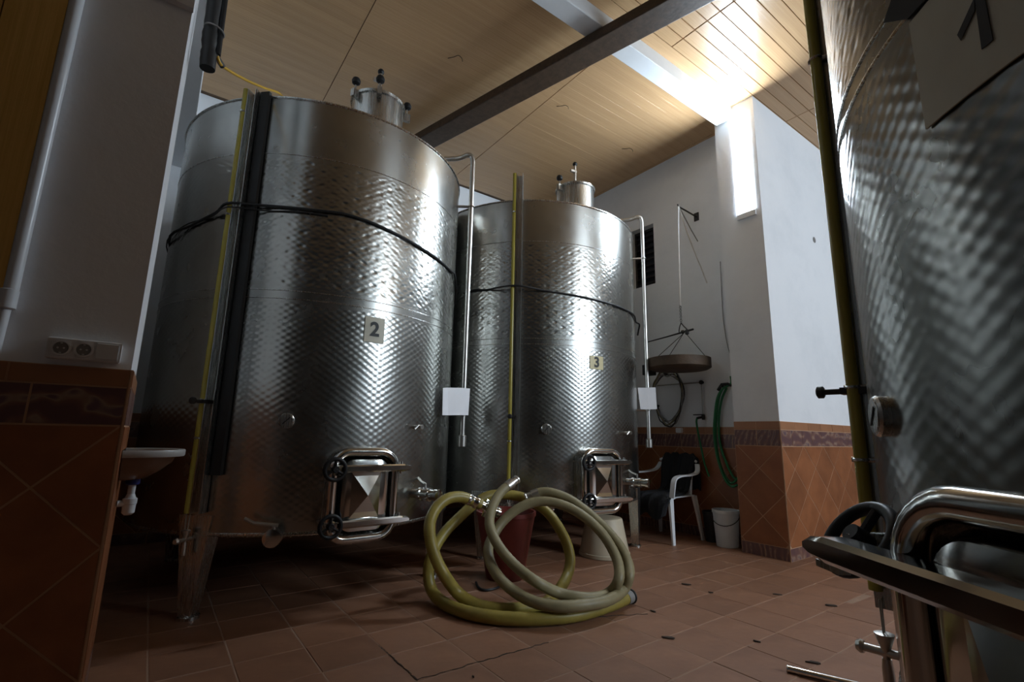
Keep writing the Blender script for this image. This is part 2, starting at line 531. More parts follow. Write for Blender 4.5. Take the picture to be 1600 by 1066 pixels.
for k, (a, b, lo, hi) in enumerate(W4):
    struct(MB().box(a, b, -4.13, -4.11, lo, hi).build('window_%d' % (3 + k), 'pane_warm'))

w4 = MB()
for a, b, lo, hi in ((4.3, 4.36, 2.5, 4.1), (6.24, 6.3, 2.5, 4.1), (4.36, 6.24, 2.5, 2.56), (4.36, 6.24, 4.04, 4.1), (5.28, 5.32, 2.56, 4.04)): w4.box(a, b, -4.11, -4.05, lo, hi)
struct(w4.build('window_3', 'beam_white'))
# white beam between the pier and the camera side
bm_ = struct(MB().bbox(-3.0, PX, 2.335, 2.505, 4.282, HC + .005, 0.006).build('white_beam', 'beam_white'))
tag(bm_, 'white painted ceiling beam running to the pier above the bright slit window', 'beam')
# dark timber crossing below it on the slant
a0 = Vector((3.11, 0.60, 0)); a1 = Vector((1.837, 5.53, 0))

# ------------------------------------------------------------------ tiled dado


def clip(poly, a, b, c):
    """keep a*u+b*v<=c"""
    out = []
    for i in range(len(poly)):
        p, q = poly[i], poly[(i + 1) % len(poly)]
        dp, dq = a * p[0] + b * p[1] - c, a * q[0] + b * q[1] - c
        if dp <= 0: out.append(p)
        if (dp < 0 < dq) or (dq < 0 < dp):
            t = dp / (dp - dq); out.append((p[0] + (q[0] - p[0]) * t, p[1] + (q[1] - p[1]) * t))
    return out


def dado(parent, o, ax, nrm, width, ztop, zcap, zdec, zbase, corner_v, hd=0.2055, piece=0.2, maxw=None, decor_base=True):
    """o: floor corner; ax: along the wall; nrm: outwards. Diamond field has a lattice vertex on the corner line at height corner_v."""
    o, ax, nrm = Vector(o), Vector(ax), Vector(nrm); up = Vector((0, 0, 1)); T = 0.0092
    MB().prism([(0, 0), (width, 0), (width, ztop), (0, ztop)], o, ax, up, nrm * 0.0072).build('grout', 'grout', parent)
    g = 0.0032

    def put(name, poly, mat):
        if len(poly) < 3: return
        ar = abs(sum(poly[i][0] * poly[(i + 1) % len(poly)][1] - poly[(i + 1) % len(poly)][0] * poly[i][1] for i in range(len(poly)))) / 2
        if ar < 2e-4: return
        MB().prism(poly, o, ax, up, nrm * (T + random.uniform(-0.0006, 0.0006))).build(name, mat, parent)

    def row(z0, z1, mat, L):
        n = max(1, round(width / L)); w = width / n
        for k in range(n):
            put('tile', [(k * w + g, z0 + g), ((k + 1) * w - g, z0 + g), ((k + 1) * w - g, z1 - g), (k * w + g, z1 - g)], mat)
    row(zcap, ztop, 'cap_tile', piece * 1.3); row(zdec, zcap, 'decor', piece)
    if zbase > 0: row(0.0, zbase, 'decor' if decor_base else 'cap_tile', piece)
    gd = g * 1.5
    nU = int(width / hd) + 2; nV = int(zdec / hd) + 3
    for a in range(-1, nU + 1):
        for b in range(-nV, nV + 1):
            if (a + b) % 2 == 0: continue      # tile centres sit between the vertices
            cu, cv = a * hd, corner_v + b * hd
            poly = [(cu + hd - gd, cv), (cu, cv + hd - gd), (cu - hd + gd, cv), (cu, cv - hd + gd)]
            for A, B, C_ in ((-1, 0, -g), (1, 0, width - g), (0, 1, zdec - g), (0, -1, -zbase - g)):
                poly = clip(poly, A, B, C_)
                if not poly: break
            if poly: put('tile', poly, 'wall_tile')


# pier, two faces
dado(wr, (PX, PY0, 0), (0, 1, 0), (-1, 0, 0), PY1 - PY0, 1.167, 1.093, 0.949, 0.106, 0.957, piece=0.21)
dado(wr, (PX - 0.01, PY0, 0), (1, 0, 0), (0, -1, 0), 2.4, 1.167, 1.093, 0.949, 0.106, 0.957, piece=0.2)
# back wall
dado(wb, (XB, PY1, 0), (0, 1, 0), (-1, 0, 0), YF - PY1, 1.125, 1.052, 0.91, 0.10, 0.92, piece=0.2)
# left column
dado(wl, (CX, CY0, 0), (-1, 0, 0), (0, -1, 0), 1.26, 1.205, 1.14, 1.004, 0.11, 1.006, piece=0.27)
dado(wl, (CX, CY0 - 0.01, 0), (0, 1, 0), (1, 0, 0), CY1 - CY0 + .01, 1.205, 1.14, 1.004, 0.11, 1.006, piece=0.28)

dado(wf, (-0.40, YF, 0), (1, 0, 0), (0, -1, 0), XB + .40, 1.125, 1.052, 0.91, 0.10, 0.92, piece=0.25)
dado(wl2, (-0.40, CY1, 0), (0, 1, 0), (1, 0, 0), YF - CY1, 1.125, 1.052, 0.91, 0.10, 0.92, piece=0.25)
# ------------------------------------------------------------------ timber
d = (a1 - a0).normalized(); sd = Vector((-d.y, d.x, 0))
L = (a1 - a0).length
tb = MB().obox((a0 + a1) / 2 + Vector((0, 0, 4.235)), d, sd, (0, 0, 1), L / 2, 0.113, 0.046).build('wooden_beam', 'dark_wood')
bv = tb.modifiers.new('bevel', 'BEVEL'); bv.width = 0.008; bv.segments = 2
struct(tb); tag(tb, 'dark brown timber crossing the ceiling on the slant under the white beam', 'beam')

# ------------------------------------------------------------------ wine tanks


def on(th, r, z): return Vector((r * cos(th), r * sin(th), z))


def arc_of(R, t): return sqrt(max(0, R * R - t * t))


def text_obj(txt, size, parent, M4, mat, bold=0.012):
    cu = bpy.data.curves.new('number', 'FONT'); cu.body = txt; cu.size = size; cu.align_x = 'CENTER'; cu.align_y = 'CENTER'
    cu.extrude = 0.0008; cu.offset = bold * size
    o = bpy.data.objects.new('number', cu); COL.objects.link(o); o.parent = parent; o.matrix_local = M4
    dg = bpy.context.evaluated_depsgraph_get(); me = bpy.data.meshes.new_from_object(o.evaluated_get(dg))
    me.name = 'number'; bpy.data.objects.remove(o)
    me.materials.clear(); me.materials.append(M[mat])
    o = bpy.data.objects.new('number', me); COL.objects.link(o); o.parent = parent; o.matrix_local = M4
    return o


def make_tank(num, label, c, R, th0, plate, bar, wheel, tube_rel, leg_rel, therm_rel=-22.7, label_dt=0.0, tube_top=3.14, vent=True, lid_rel=12, flip=1, dz=0.0, knobs=(-70, -20, 75), hz=-.09):
    T = thing('wine_tank', label, 'tank', (c[0], c[1], 0), th0, 'wine tanks')
    ZB, ZT = 0.433, 3.12
    # shell with uv in metres
    n = 160; prof = [(R, ZB), (R, 1.0), (R, 1.8), (R, 2.72), (R, ZT)]
    sh = MB().lathe(prof, n, cap0=False, cap1=False).build('shell', 'shell_shaded' if num == 1 else 'shell', T, True)
    uvl = sh.data.uv_layers.new(name='UVMap')
    for poly in sh.data.polygons:
        ths = [math.atan2(sh.data.vertices[v].co.y, sh.data.vertices[v].co.x) for v in poly.vertices]
        if max(ths) - min(ths) > pi: ths = [q + 2 * pi if q < 0 else q for q in ths]
        for li, q, v in zip(poly.loop_indices, ths, poly.vertices):
            uvl.data[li].uv = (q * R, sh.data.vertices[v].co.z)
    MB().lathe([(R - .004, ZB + .004), (R - .012, ZB - .012), (R * .55, ZB - .05), (0.06, ZB - .075)], 96).build('bottom_plate', 'steel', T, True)
    MB().lathe([(R - .002, ZT - .002), (R - .10, ZT + .03), (0.25, ZT + .21), (0.05, ZT + .25)], 96).build('lid_cone', 'steel', T, True)
    for z, rr in ((1.778, .004), (1.828, .004), (2.722, .0035), (ZT, .009), (ZB + .004, .008)):
        nm = 'rim' if z in (ZT,) else 'weld_seam'
        MB().torus((0, 0, z), (0, 0, 1), R, rr, 128, 6).build(nm, 'steel', T, True)
    # legs
    for k in range(4):
        a = radians(leg_rel + 90 * k); e = on(a, 1, 0); tt = Vector((-e.y, e.x, 0))
        lg = MB()
        vs = []
        for z, w, r0, r1 in ((ZB + .10, .10, R - .085, R + .004), (ZB - .005, .085, R - .085, R + .004), (0.02, .036, R - .07, R - .006)):
            for sx, rr in ((-1, r0), (1, r0), (1, r1), (-1, r1)): vs.append(e * rr + tt * (w * sx) + Vector((0, 0, z)))
        fs = [(3, 2, 1, 0), (8, 9, 10, 11)]
        for q in (0, 4):
            for i in range(4): j = (i + 1) % 4; fs.append((q + i, q + j, q + 4 + j, q + 4 + i))
        lg.add(vs, fs)
        l_ = lg.build('leg', 'steel', T)
        MB().lathe([(.055, 0), (.055, .015), (.03, .03)], 20, e * (R - .04)).build('foot_pad', 'steel', l_, True)
    # lid chimney
    a = radians(lid_rel); cc = on(a, 0.585, 0) + Vector((0, 0, hz)); rc = 0.20
    ck = MB().lathe([(rc, ZT + .10), (rc, 3.66)], 48, cc, cap1=False).build('hatch_neck', 'steel', T, True)
    lid = MB().lathe([(rc + .012, 3.655), (rc + .014, 3.675), (rc - .01, 3.69), (0.05, 3.715)], 48, cc).build('hatch_lid', 'steel', T, True)
    for k, da in enumerate(knobs):
        aa = radians(da); e = on(aa, 1, 0); p = cc + e * (rc + .03) + Vector((0, 0, 3.64))
        cl = MB().obox(p + Vector((0, 0, -.005)), e, Vector((-e.y, e.x, 0)), (0, 0, 1), .028, .018, .03).cyl(p, p + Vector((0, 0, .11)), .007, 8).build('clamp', 'steel', T)
        MB().lathe([(.008, .07), (.03, .085), (.034, .105), (.026, .125), (.006, .13)], 14, p).build('knob', 'black', cl, True)
    vv = MB().cyl(cc + Vector((.0, .0, 3.70)), cc + Vector((.0, .0, 3.97)), .014, 12).obox(cc + Vector((.0, -.02, 3.90)), (1, 0, 0), (0, 1, 0), (0, 0, 1), .012, .035, .012)
    vv = vv.build('relief_valve', 'pipe_steel', T, True)
    MB().ball(cc + Vector((0, 0, 3.99)), .026).build('valve_cap', 'black', vv, True)
    if num == 3:
        MB().cyl(cc + Vector((-.04, .10, 3.69)), cc + Vector((-.04, .10, 3.78)), .014, 10).cyl(cc + Vector((-.04, .10, 3.74)), cc + Vector((.03, .13, 3.76)), .009, 8).build('brass_tap', 'brass', T, True)
    # level gauge: yellowed tube, steel channel behind it
    a = radians(tube_rel); e = on(a, 1, 0); tt = Vector((-e.y, e.x, 0)) * flip; zt = tube_top; z0_ = 0.60 if num == 1 else 0.55; dv_ = Vector((0, 0, .03 if num == 1 else 0))
    MB().tube([e * (R + .052) + tt * (-.014) + Vector((0, 0, z)) for z in (z0_, 1.2, 2.0, zt)], .017, 14).build('level_tube', 'tube', T, True)
    ch = MB(); w0, w1 = .006, .062
    for (r0, r1, t0, t1) in ((.004, .062, w0, w0 + .003), (.004, .062, w1 - .003, w1), (.004, .008, w0, w1)):
        ch.obox(e * (R + (r0 + r1) / 2) + tt * ((t0 + t1) / 2) + Vector((0, 0, (0.55 + zt) / 2)), e, tt, (0, 0, 1), (r1 - r0) / 2, (t1 - t0) / 2, (zt - .55) / 2)
    ch.build('gauge_channel', 'steel', T)
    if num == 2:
        MB().obox(e * (R + .012) + tt * .098 + Vector((0, 0, (0.75 + zt) / 2)), e, tt, (0, 0, 1), .012, .030, (zt - .75) / 2).build('black_strip', 'rubber', T)  # plain black strip beside the gauge channel
    for z in (0.95, 1.16, 2.28, 2.98):
        MB().cyl(e * (R - .005) + tt * .0 + Vector((0, 0, z)), e * (R + .075) + tt * -.014 + Vector((0, 0, z)), .008, 8).torus(e * (R + .052) + tt * -.014 + Vector((0, 0, z)), (0, 0, 1), .017, .005, 16, 6).build('tube_bracket', 'steel', T, True)
    MB().cyl(e * (R - .01) + tt * .0 + Vector((0, 0, 1.15)), e * (R + .135) + Vector((0, 0, 1.15)), .009, 10).lathe([(.013, 0), (.019, .004), (.019, .018), (.012, .022)], 14, e * (R + .130) + Vector((0, 0, 1.15)), e).obox(e * (R + .05) + Vector((0, 0, 1.15)), e, tt, (0, 0, 1), .035, .022, .010).build('gauge_clamp', 'iron', T, True)
    gv = e * (R + .045) + tt * -.012 + dv_
    MB().tube([gv + Vector((.0, 0, .55)) + tt * -.012, gv + Vector((0, 0, .455)) + tt * -.007], .0022, 6).tube([gv + Vector((0, 0, .55)) + tt * .012, gv + Vector((0, 0, .455)) + tt * .007], .0022, 6).build('gauge_wire', 'wire', T)
    vb = MB().lathe([(.009, 0.40), (.012, .425), (.022, .455), (.024, .462), (.018, .464)], 16, gv).lathe([(.009, 0.33), (.014, .335), (.014, .375), (.011, .40)], 14, gv)
    vb.cyl(gv + Vector((0, 0, .415)) - e * .05, gv + Vector((0, 0, .415)) + e * .05, .011, 12)
    vb = vb.build('gauge_valve', 'pipe_steel', T, True)
    MB().lathe([(.016, 0), (.018, .008), (.012, .018)], 14, gv + Vector((0, 0, .415)) + e * .05, e).build('valve_knob', 'pipe_steel', vb, True)
    # manhole: neck, rolled edge, door with pressed pyramid, two clamp bars with hand wheels
    X = Vector((1, 0, 0)); Y = Vector((0, 1, 0)); Z = Vector((0, 0, 1)); zc = 0.645 + dz; hw, hh = 0.196, 0.252
    rr = round_rect(hw, hh, .10, 7); N = len(rr)
    nk = MB(); vs = []
    for u, v in rr: vs.append((arc_of(R, u) - .01, u, zc + v))
    for u, v in rr: vs.append((R + .105, u, zc + v))
    for u, v in rr: vs.append((R + .105, u * .87, zc + v * .89))
    for u, v in rr: vs.append((R + .03, u * .86, zc + v * .88))
    fs = []
    for q in range(3):
        for i in range(N): j = (i + 1) % N; fs.append((q * N + i, q * N + j, q * N + N + j, q * N + N + i))
    fs.append(tuple(3 * N + i for i in range(N)))
    nk.add(vs, fs); nk.build('manhole_neck', 'steel', T, True)
    MB().tube([(R + .105, u * .95, zc + v * .955) for u, v in rr], .025, 12, closed=True).build('manhole_rim', 'polish', T, True)
    # door
    dr = round_rect(.146, .212, .07, 7); N = len(dr); vs = []
    for k, x in ((1.0, R + .06), (1.0, R + .092), (.93, R + .120), (.80, R + .128)): vs += [(x, u * k, zc + v * k) for u, v in dr]
    fs = [tuple(reversed(range(N)))]
    for q in range(3):
        for i in range(N): j = (i + 1) % N; fs.append((q * N + i, q * N + j, q * N + N + j, q * N + N + i))
    fs.append(tuple(3 * N + i for i in range(N)))
    door = MB().add(vs, fs).build('manhole_door', 'polish', T, True)
    py = MB(); a_, b_ = .088, .128
    py.add([(R + .127, -a_, zc - b_), (R + .127, a_, zc - b_), (R + .127, a_, zc + b_), (R + .127, -a_, zc + b_), (R + .172, 0, zc)], [(0, 1, 4), (1, 2, 4), (2, 3, 4), (3, 0, 4)])
    py.build('door_pyramid', 'polish', door)
    for zb in (0.795 + dz * .7, 0.497 + dz):
        u0, u1 = bar
        pr = [(-.030, -.026), (.012, -.026), (.020, -.016), (.020, .016), (.012, .026), (-.030, .026)]
        bb = MB(); xb = R + .158
        secs = [(u0, .35), (u0 + .015, .8), (u0 + .05, 1), (u1 - .05, 1), (u1 - .012, .8), (u1, .4)]
        vs = []; fs = []
        for u, k in secs: vs += [(xb + p, u, zb + q * k * .8) for p, q in pr]
        for s_ in range(len(secs) - 1):
            for i in range(6): j = (i + 1) % 6; fs.append((s_ * 6 + i, s_ * 6 + j, s_ * 6 + 6 + j, s_ * 6 + 6 + i))
        fs += [tuple(reversed(range(6))), tuple((len(secs) - 1) * 6 + i for i in range(6))]
        br = bb.add(vs, fs).build('clamp_bar', 'polish', T, True)
        # fork and hinge lugs that carry the bar
        MB().obox((R + .07, u1 - .05, zb), X, Y, Z, .075, .012, .02).cyl((R + .135, u1 - .05, zb - .035), (R + .135, u1 - .05, zb + .035), .010, 10).build('hinge_lug', 'steel', br, True)
        wu, wx, wz = wheel
        if num == 1 and zb < .7: wu = -.16
        wr_ = .066 if num == 1 else .056
        lug = MB().obox(((R + wx) / 2, wu, zb + wz), X, Y, Z, (wx - R) / 2 + R * 0 + .0, .007, .010)
        lug.cyl((R - .03, wu, zb + wz), (wx + .02, wu, zb + wz), .009, 10).build('swing_bolt', 'steel', br, True)
        ti = radians(38) if num == 1 else 0.0
        A_ = Vector((cos(ti), 0, sin(ti))); B_ = Vector((-sin(ti), 0, cos(ti))); wc = Vector((wx, wu, zb + wz))
        hwl = MB().torus(wc, A_, wr_, .0115, 32, 10).lathe([(.018, -.018), (.020, 0), (.016, .02)], 14, wc, A_)
        for k in range(3):
            q = radians(90 + 120 * k); hwl.cyl(wc, wc + (Y * cos(q) + B_ * sin(q)) * (wr_ - .002), .0085, 8)
        hwl.build('hand_wheel', 'black', br, True)
        MB().obox((xb - .012, u0 + .03, zb - .03), X, Y, Z, .01, .03, .006).build('bar_prong', 'steel', br)
    # outlet valve with lever, drain valve, sampling tap, thermometer
    a = radians(22.7); e = on(a, 1, 0); tt = Vector((-e.y, e.x, 0)); p = e * (R - .01) + Vector((0, 0, .61))
    ov = MB().lathe([(.03, 0), (.03, .06), (.042, .065), (.042, .085), (.036, .088), (.036, .125), (.042, .128), (.042, .15), (.034, .152), (.034, .19), (.04, .195), (.04, .22), (.03, .222)], 24, p, e).build('outlet_valve', 'polish', T, True)
    hp = p + e * .107
    MB().cyl(hp, hp + Vector((0, 0, .07)), .008, 10).tube([hp + Vector((0, 0, .065)), hp + Vector((0, 0, .075)) - e * .05 + tt * .02, hp + Vector((0, 0, .10)) - e * .11 + tt * .05], .008, 8).build('valve_lever', 'pipe_steel', ov, True)
    a = radians(-22.5); e = on(a, 1, 0); tt = Vector((-e.y, e.x, 0)); p = e * (R - .06) + Vector((0, 0, .435))
    dv = MB().lathe([(.032, 0), (.032, .09), (.046, .095), (.046, .115), (.036, .118), (.036, .15), (.046, .152), (.046, .172), (.02, .176)], 24, p, e).build('drain_valve', 'polish', T, True)
    hp = p + e * .134
    if num != 1: MB().cyl(hp, hp + Vector((0, 0, .06)), .008, 8).tube([hp + Vector((0, 0, .06)) + tt * .02, hp + Vector((0, 0, .075)) - tt * .10, hp + Vector((0, 0, .10)) - tt * .15], .010, 8).build('valve_lever', 'pipe_steel', dv, True)
    a = radians(21.5); e = on(a, 1, 0); tt = Vector((-e.y, e.x, 0)); p = e * (R - .01) + Vector((0, 0, 1.04))
    MB().cyl(p, p + e * .05, .012, 12).lathe([(.016, .05), (.016, .075)], 12, p, e).tube([p + e * .065, p + e * .07 - tt * .03 + Vector((0, 0, .012)), p + e * .06 - tt * .055 + Vector((0, 0, -.015))], .006, 8).build('sample_tap', 'pipe_steel', T, True)
    a = radians(therm_rel); e = on(a, 1, 0); p = e * (R - .005) + Vector((0, 0, 1.055))
    th = MB().lathe([(.042, 0), (.044, .02), (.040, .026)], 28, p, e).build('thermometer', 'steel', T, True)
    MB().lathe([(.037, .0265), (.036, .0275)], 28, p, e).build('dial', 'steel', th)
    tt = Vector((-e.y, e.x, 0))
    MB().obox(p + e * .029, e, (tt + Vector((0, 0, 1))).normalized(), (tt - Vector((0, 0, 1))).normalized(), .001, .026, .0025).build('dial_needle', 'ink', th)
    # number plate
    pw_, ph_, pz, mat = plate
    e = on(label_dt / R, 1, 0); tt = Vector((-e.y, e.x, 0))
    vs = []; nn = 6
    for x in (.003, .006):
        for k in range(nn + 1):
            q = label_dt / R + (k / nn - .5) * pw_ / R
            vs += [on(q, R + x, pz - ph_ / 2), on(q, R + x, pz + ph_ / 2)]
    mb = MB(); o_ = 2 * (nn + 1); fs = []
    for k in range(nn):
        i = 2 * k; fs += [(i, i + 2, i + 3, i + 1), (o_ + i, o_ + i + 1, o_ + i + 3, o_ + i + 2), (i, o_ + i, o_ + i + 2, i + 2), (i + 1, i + 3, o_ + i + 3, o_ + i + 1)]
    fs += [(0, 1, o_ + 1, o_), (2 * nn, o_ + 2 * nn, o_ + 2 * nn + 1, 2 * nn + 1)]
    pl = mb.add(vs, fs).build('number_plate', mat, T)
    M4 = Matrix((( tt.x, 0, e.x, e.x * (R + .0072)), (tt.y, 0, e.y, e.y * (R + .0072)), (0, 1, 0, pz - (.012 if num == 1 else 0)), (0, 0, 0, 1)))
    if num == 1:
        one = MB().prism([(.006, -.046), (.024, -.046), (.024, .046), (.010, .046)], (0, 0, 0), (1, 0, 0), (0, 1, 0), (0, 0, .0012))
        one.prism([(.0062, .046 - .006), (.010, .046), (.0065, .022), (-.0225, -.004), (-.0265, .010)], (0, 0, 0), (1, 0, 0), (0, 1, 0), (0, 0, .0012))
        one = one.build('number', 'ink', pl); one.matrix_local = M4
        tp_ = MB().prism([(-.119, 1.800), (-.066, 1.757), (-.020, 1.757), (-.072, 1.850)], e * (R + .004) - tt * .046, tt, (0, 0, 1), e * .0025).build('black_patch', 'rubber', T)  # black four-sided piece above the number plate
    else:
        text_obj(str(num), .125, pl, M4, 'ink', .03)
    # vent pipe down the side
    if vent:
        a = radians(53.8); e = on(a, 1, 0); rp = R + .115
        zs = 3.42
        path = smooth_path([on(a + .16, R - .38, 3.26), on(a + .12, R - .25, zs - .012), on(a + .05, R - .02, zs - .003), e * (rp - .05) + Vector((0, 0, zs)), e * (rp - .012) + Vector((0, 0, zs - .015)), e * rp + Vector((0, 0, zs - .06))], 6)
        path += [e * rp + Vector((0, 0, z)) for z in (3.0, 2.2, 1.5, .99)]
        vp = MB().tube(path, .021, 14).build('vent_pipe', 'pipe_steel', T, True)
        q = e * rp; tt = Vector((-e.y, e.x, 0))
        MB().lathe([(.030, .90), (.034, .905), (.034, .985), (.026, .992)], 16, q).cyl(q + Vector((0, 0, .95)), q + Vector((0, 0, .95)) + tt * .08, .008, 8).ball(q + Vector((0, 0, .95)) + tt * .08, .012, 10, 6).build('vent_valve', 'pipe_steel', vp, True)
        for z in (2.93, 1.28):
            MB().cyl(e * (R - .005) + Vector((0, 0, z)), e * (rp - .01) + Vector((0, 0, z)), .012, 8).torus(e * rp + Vector((0, 0, z)), (0, 0, 1), .026, .007, 18, 6).build('pipe_clamp', 'pipe_steel', vp, True)
    return T


R2, R3, R1 = 1.073, 1.112, 1.09
C2, C3, C1 = (1.009, 4.05), (3.245, 4.115), (1.814, -0.565)
A2, A3, A1 = radians(-88.2), radians(-98.4), radians(145.2)
BF = (-.195, .262)
make_tank(2, 'large steel wine tank numbered 2, between the left pillar and tank 3', C2, R2, A2, (.132, .165, 1.642, 'plate'), BF, (-.205, R2 + .19, 0), -45.8, -45.8, label_dt=.032)
make_tank(3, 'farther steel wine tank numbered 3, in front of the back wall', C3, R3, A3, (.148, .118, 1.645, 'plate_yellow'), BF, (-.195, R3 + .19, 0), -37.3, -50, label_dt=.037, tube_top=3.36, lid_rel=22, knobs=(-80,), hz=-.06)
make_tank(1, 'very near shade-darkened steel wine tank numbered 1, cut by the right frame edge', C1, R1, A1, (.235, .215, 1.645, 'plate'), (-.335, .31), (-.325, R1 + .080, .012), -48.7, -80, therm_rel=-24.7, label_dt=-.054, vent=False, flip=-1, dz=.035)

# ------------------------------------------------------------------ cables strapped round the two tanks


def tank_cable(label, c, R, rel, pts, tail, mat='rubber'):
    P = []
    for k, (th, z) in enumerate(pts):
        bump = 0.0
        for g in rel:
            q = abs(th - g)
            if q < 6: bump = max(bump, .062 * (0.5 + 0.5 * cos(pi * q / 6)) + .010)
        a = radians(th); P.append((c[0] + (R + .012 + bump) * cos(a), c[1] + (R + .012 + bump) * sin(a), z))
    P += tail
    o = MB().tube(smooth_path(P, 5), .0085, 8).build('cable', mat, None, True)
    return tag(o, label, 'cable', 'cables around the tanks')


ct2 = [(-214, 2.12), (-170.8, 2.235), (-152.5, 2.27), (-141.1, 2.316), (-134.5, 2.34), (-127.6, 2.354), (-117.4, 2.356), (-108.1, 2.358), (-100.3, 2.366), (-93.1, 2.356), (-87.3, 2.342), (-81.0, 2.324), (-74.1, 2.306), (-60.9, 2.281), (-45.6, 2.27), (-39.8, 2.28), (-30, 2.2), (-18, 2.12), (0, 2.02)]
ct3 = [(-190, 2.25), (-158.1, 2.288), (-149.4, 2.279), (-135.3, 2.279), (-122.6, 2.257), (-107.5, 2.232), (-93.3, 2.218), (-78.9, 2.21), (-61.3, 2.216), (-51.0, 2.188)]
tank_cable('black cable strapped around the upper half of tank 2', C2, R2, [-134, -132.5, -136], ct2, [])
# thinner second strand that leaves the first one on the left of tank 2
P = [(C2[0] + (R2 + .010) * cos(radians(a)), C2[1] + (R2 + .010) * sin(radians(a)), z) for a, z in ((-210, 2.09), (-179, 2.245), (-158, 2.285), (-144, 2.30))]
P += [(C2[0] + (R2 + .078) * cos(radians(a)), C2[1] + (R2 + .078) * sin(radians(a)), z) for a, z in ((-136, 2.31), (-132, 2.315))]
P += [(C2[0] + (R2 + .010) * cos(radians(a)), C2[1] + (R2 + .010) * sin(radians(a)), z) for a, z in ((-124, 2.325), (-115, 2.333), (-105, 2.335))]
tag(MB().tube(smooth_path(P, 5), .0045, 6).build('cable', 'rubber', None, True), 'thin second cable just under the black cable on the left of tank 2', 'cable', 'cables around the tanks')
tank_cable('black cable looped around tank 3, its end hooking down at the right edge', C3, R3, [-135.7], ct3, [(4.08, 3.30, 2.19), (4.105, 3.335, 2.13), (4.10, 3.345, 2.08)])

# ------------------------------------------------------------------ paper sheets on the vent pipes


def sheet(label, P):
    """P: columns of (bottom, top) points; a thin bent sheet"""
    vs = []; n = len(P)
    for b, t_ in P: vs += [Vector(b), Vector(t_)]
    nr = (vs[2] - vs[0]).cross(vs[1] - vs[0]).normalized() * .0015
    m = len(vs); al = vs + [v + nr for v in vs]; fs = []
    for k in range(n - 1):
        i = 2 * k; fs += [(i, i + 1, i + 3, i + 2), (m + i, m + i + 2, m + i + 3, m + i + 1), (i, i + 2, m + i + 2, m + i), (i + 1, m + i + 1, m + i + 3, i + 3)]
    fs += [(0, m, m + 1, 1), (m - 2, m - 1, 2 * m - 1, 2 * m - 2)]
    o = MB().add(al, fs).build('paper_sheet', 'paper')
    return tag(o, label, 'paper', 'papers on the vent pipes')


sheet('white paper sheet with a curled left edge on the vent pipe right of tank 2',
      [((1.695, 3.176, 1.131), (1.691, 3.178, 1.330)), ((1.770, 3.226, 1.135), (1.762, 3.231, 1.340)), ((1.90, 3.278, 1.142), (1.90, 3.278, 1.352)), ((2.004, 3.325, 1.146), (2.011, 3.325, 1.357))])
sheet('white paper sheet on the vent pipe right of tank 3, beside the cables',
      [((4.02, 3.27, 1.285), (4.005, 3.285, 1.505)), ((4.085, 3.215, 1.285), (4.08, 3.22, 1.508)), ((4.15, 3.165, 1.29), (4.145, 3.17, 1.512))])

# ------------------------------------------------------------------ hoses
YH = [(1.792, 2.771, 0.552), (1.73, 2.787, 0.58), (1.65, 2.8, 0.606), (1.556, 2.796, 0.599), (1.476, 2.783, 0.553), (1.422, 2.754, 0.479), (1.403, 2.708, 0.403), (1.416, 2.668, 0.312), (1.454, 2.624, 0.217), (1.551, 2.62, 0.1), (1.617, 2.531, 0.05), (1.698, 2.428, 0.04), (1.81, 2.356, 0.04), (1.953, 2.337, 0.04), (2.145, 2.423, 0.06), (2.312, 2.521, 0.101), (2.369, 2.55, 0.191), (2.375, 2.598, 0.298), (2.35, 2.674, 0.408), (2.314, 2.758, 0.489), (2.221, 2.833, 0.556), (2.116, 2.913, 0.582), (1.991, 2.963, 0.579), (1.866, 2.961, 0.533), (1.74, 2.944, 0.457), (1.637, 2.934, 0.383), (1.556, 2.91, 0.308), (1.497, 2.873, 0.228), (1.486, 2.864, 0.14), (1.497, 2.815, 0.06), (1.493, 2.648, 0.04), (1.532, 2.463, 0.04), (1.642, 2.298, 0.04), (1.811, 2.18, 0.04), (2.017, 2.112, 0.04), (2.28, 2.12, 0.04), (2.49, 2.15, 0.045)]
TH = [(2.027, 2.755, 0.681), (1.933, 2.748, 0.628), (1.845, 2.712, 0.548), (1.784, 2.656, 0.458), (1.779, 2.588, 0.376), (1.791, 2.505, 0.309), (1.825, 2.406, 0.241), (1.864, 2.283, 0.19), (1.998, 2.257, 0.12), (2.087, 2.185, 0.1), (2.195, 2.145, 0.09), (2.305, 2.142, 0.1), (2.319, 2.088, 0.171), (2.368, 2.123, 0.235), (2.393, 2.184, 0.305), (2.378, 2.259, 0.397), (2.334, 2.347, 0.478), (2.278, 2.443, 0.537), (2.202, 2.538, 0.569), (2.117, 2.61, 0.569), (2.018, 2.662, 0.529), (1.922, 2.695, 0.456), (1.842, 2.69, 0.377), (1.782, 2.658, 0.31), (1.751, 2.582, 0.242), (1.732, 2.45, 0.186), (1.773, 2.342, 0.13), (1.808, 2.205, 0.11), (1.891, 2.109, 0.105), (2.024, 2.054, 0.105), (2.196, 2.054, 0.1), (2.384, 2.108, 0.11), (2.421, 2.093, 0.183), (2.472, 2.141, 0.241), (2.481, 2.221, 0.333), (2.451, 2.327, 0.43), (2.404, 2.432, 0.514), (2.345, 2.531, 0.581), (2.273, 2.622, 0.617), (2.223, 2.678, 0.619), (2.172, 2.719, 0.597)]


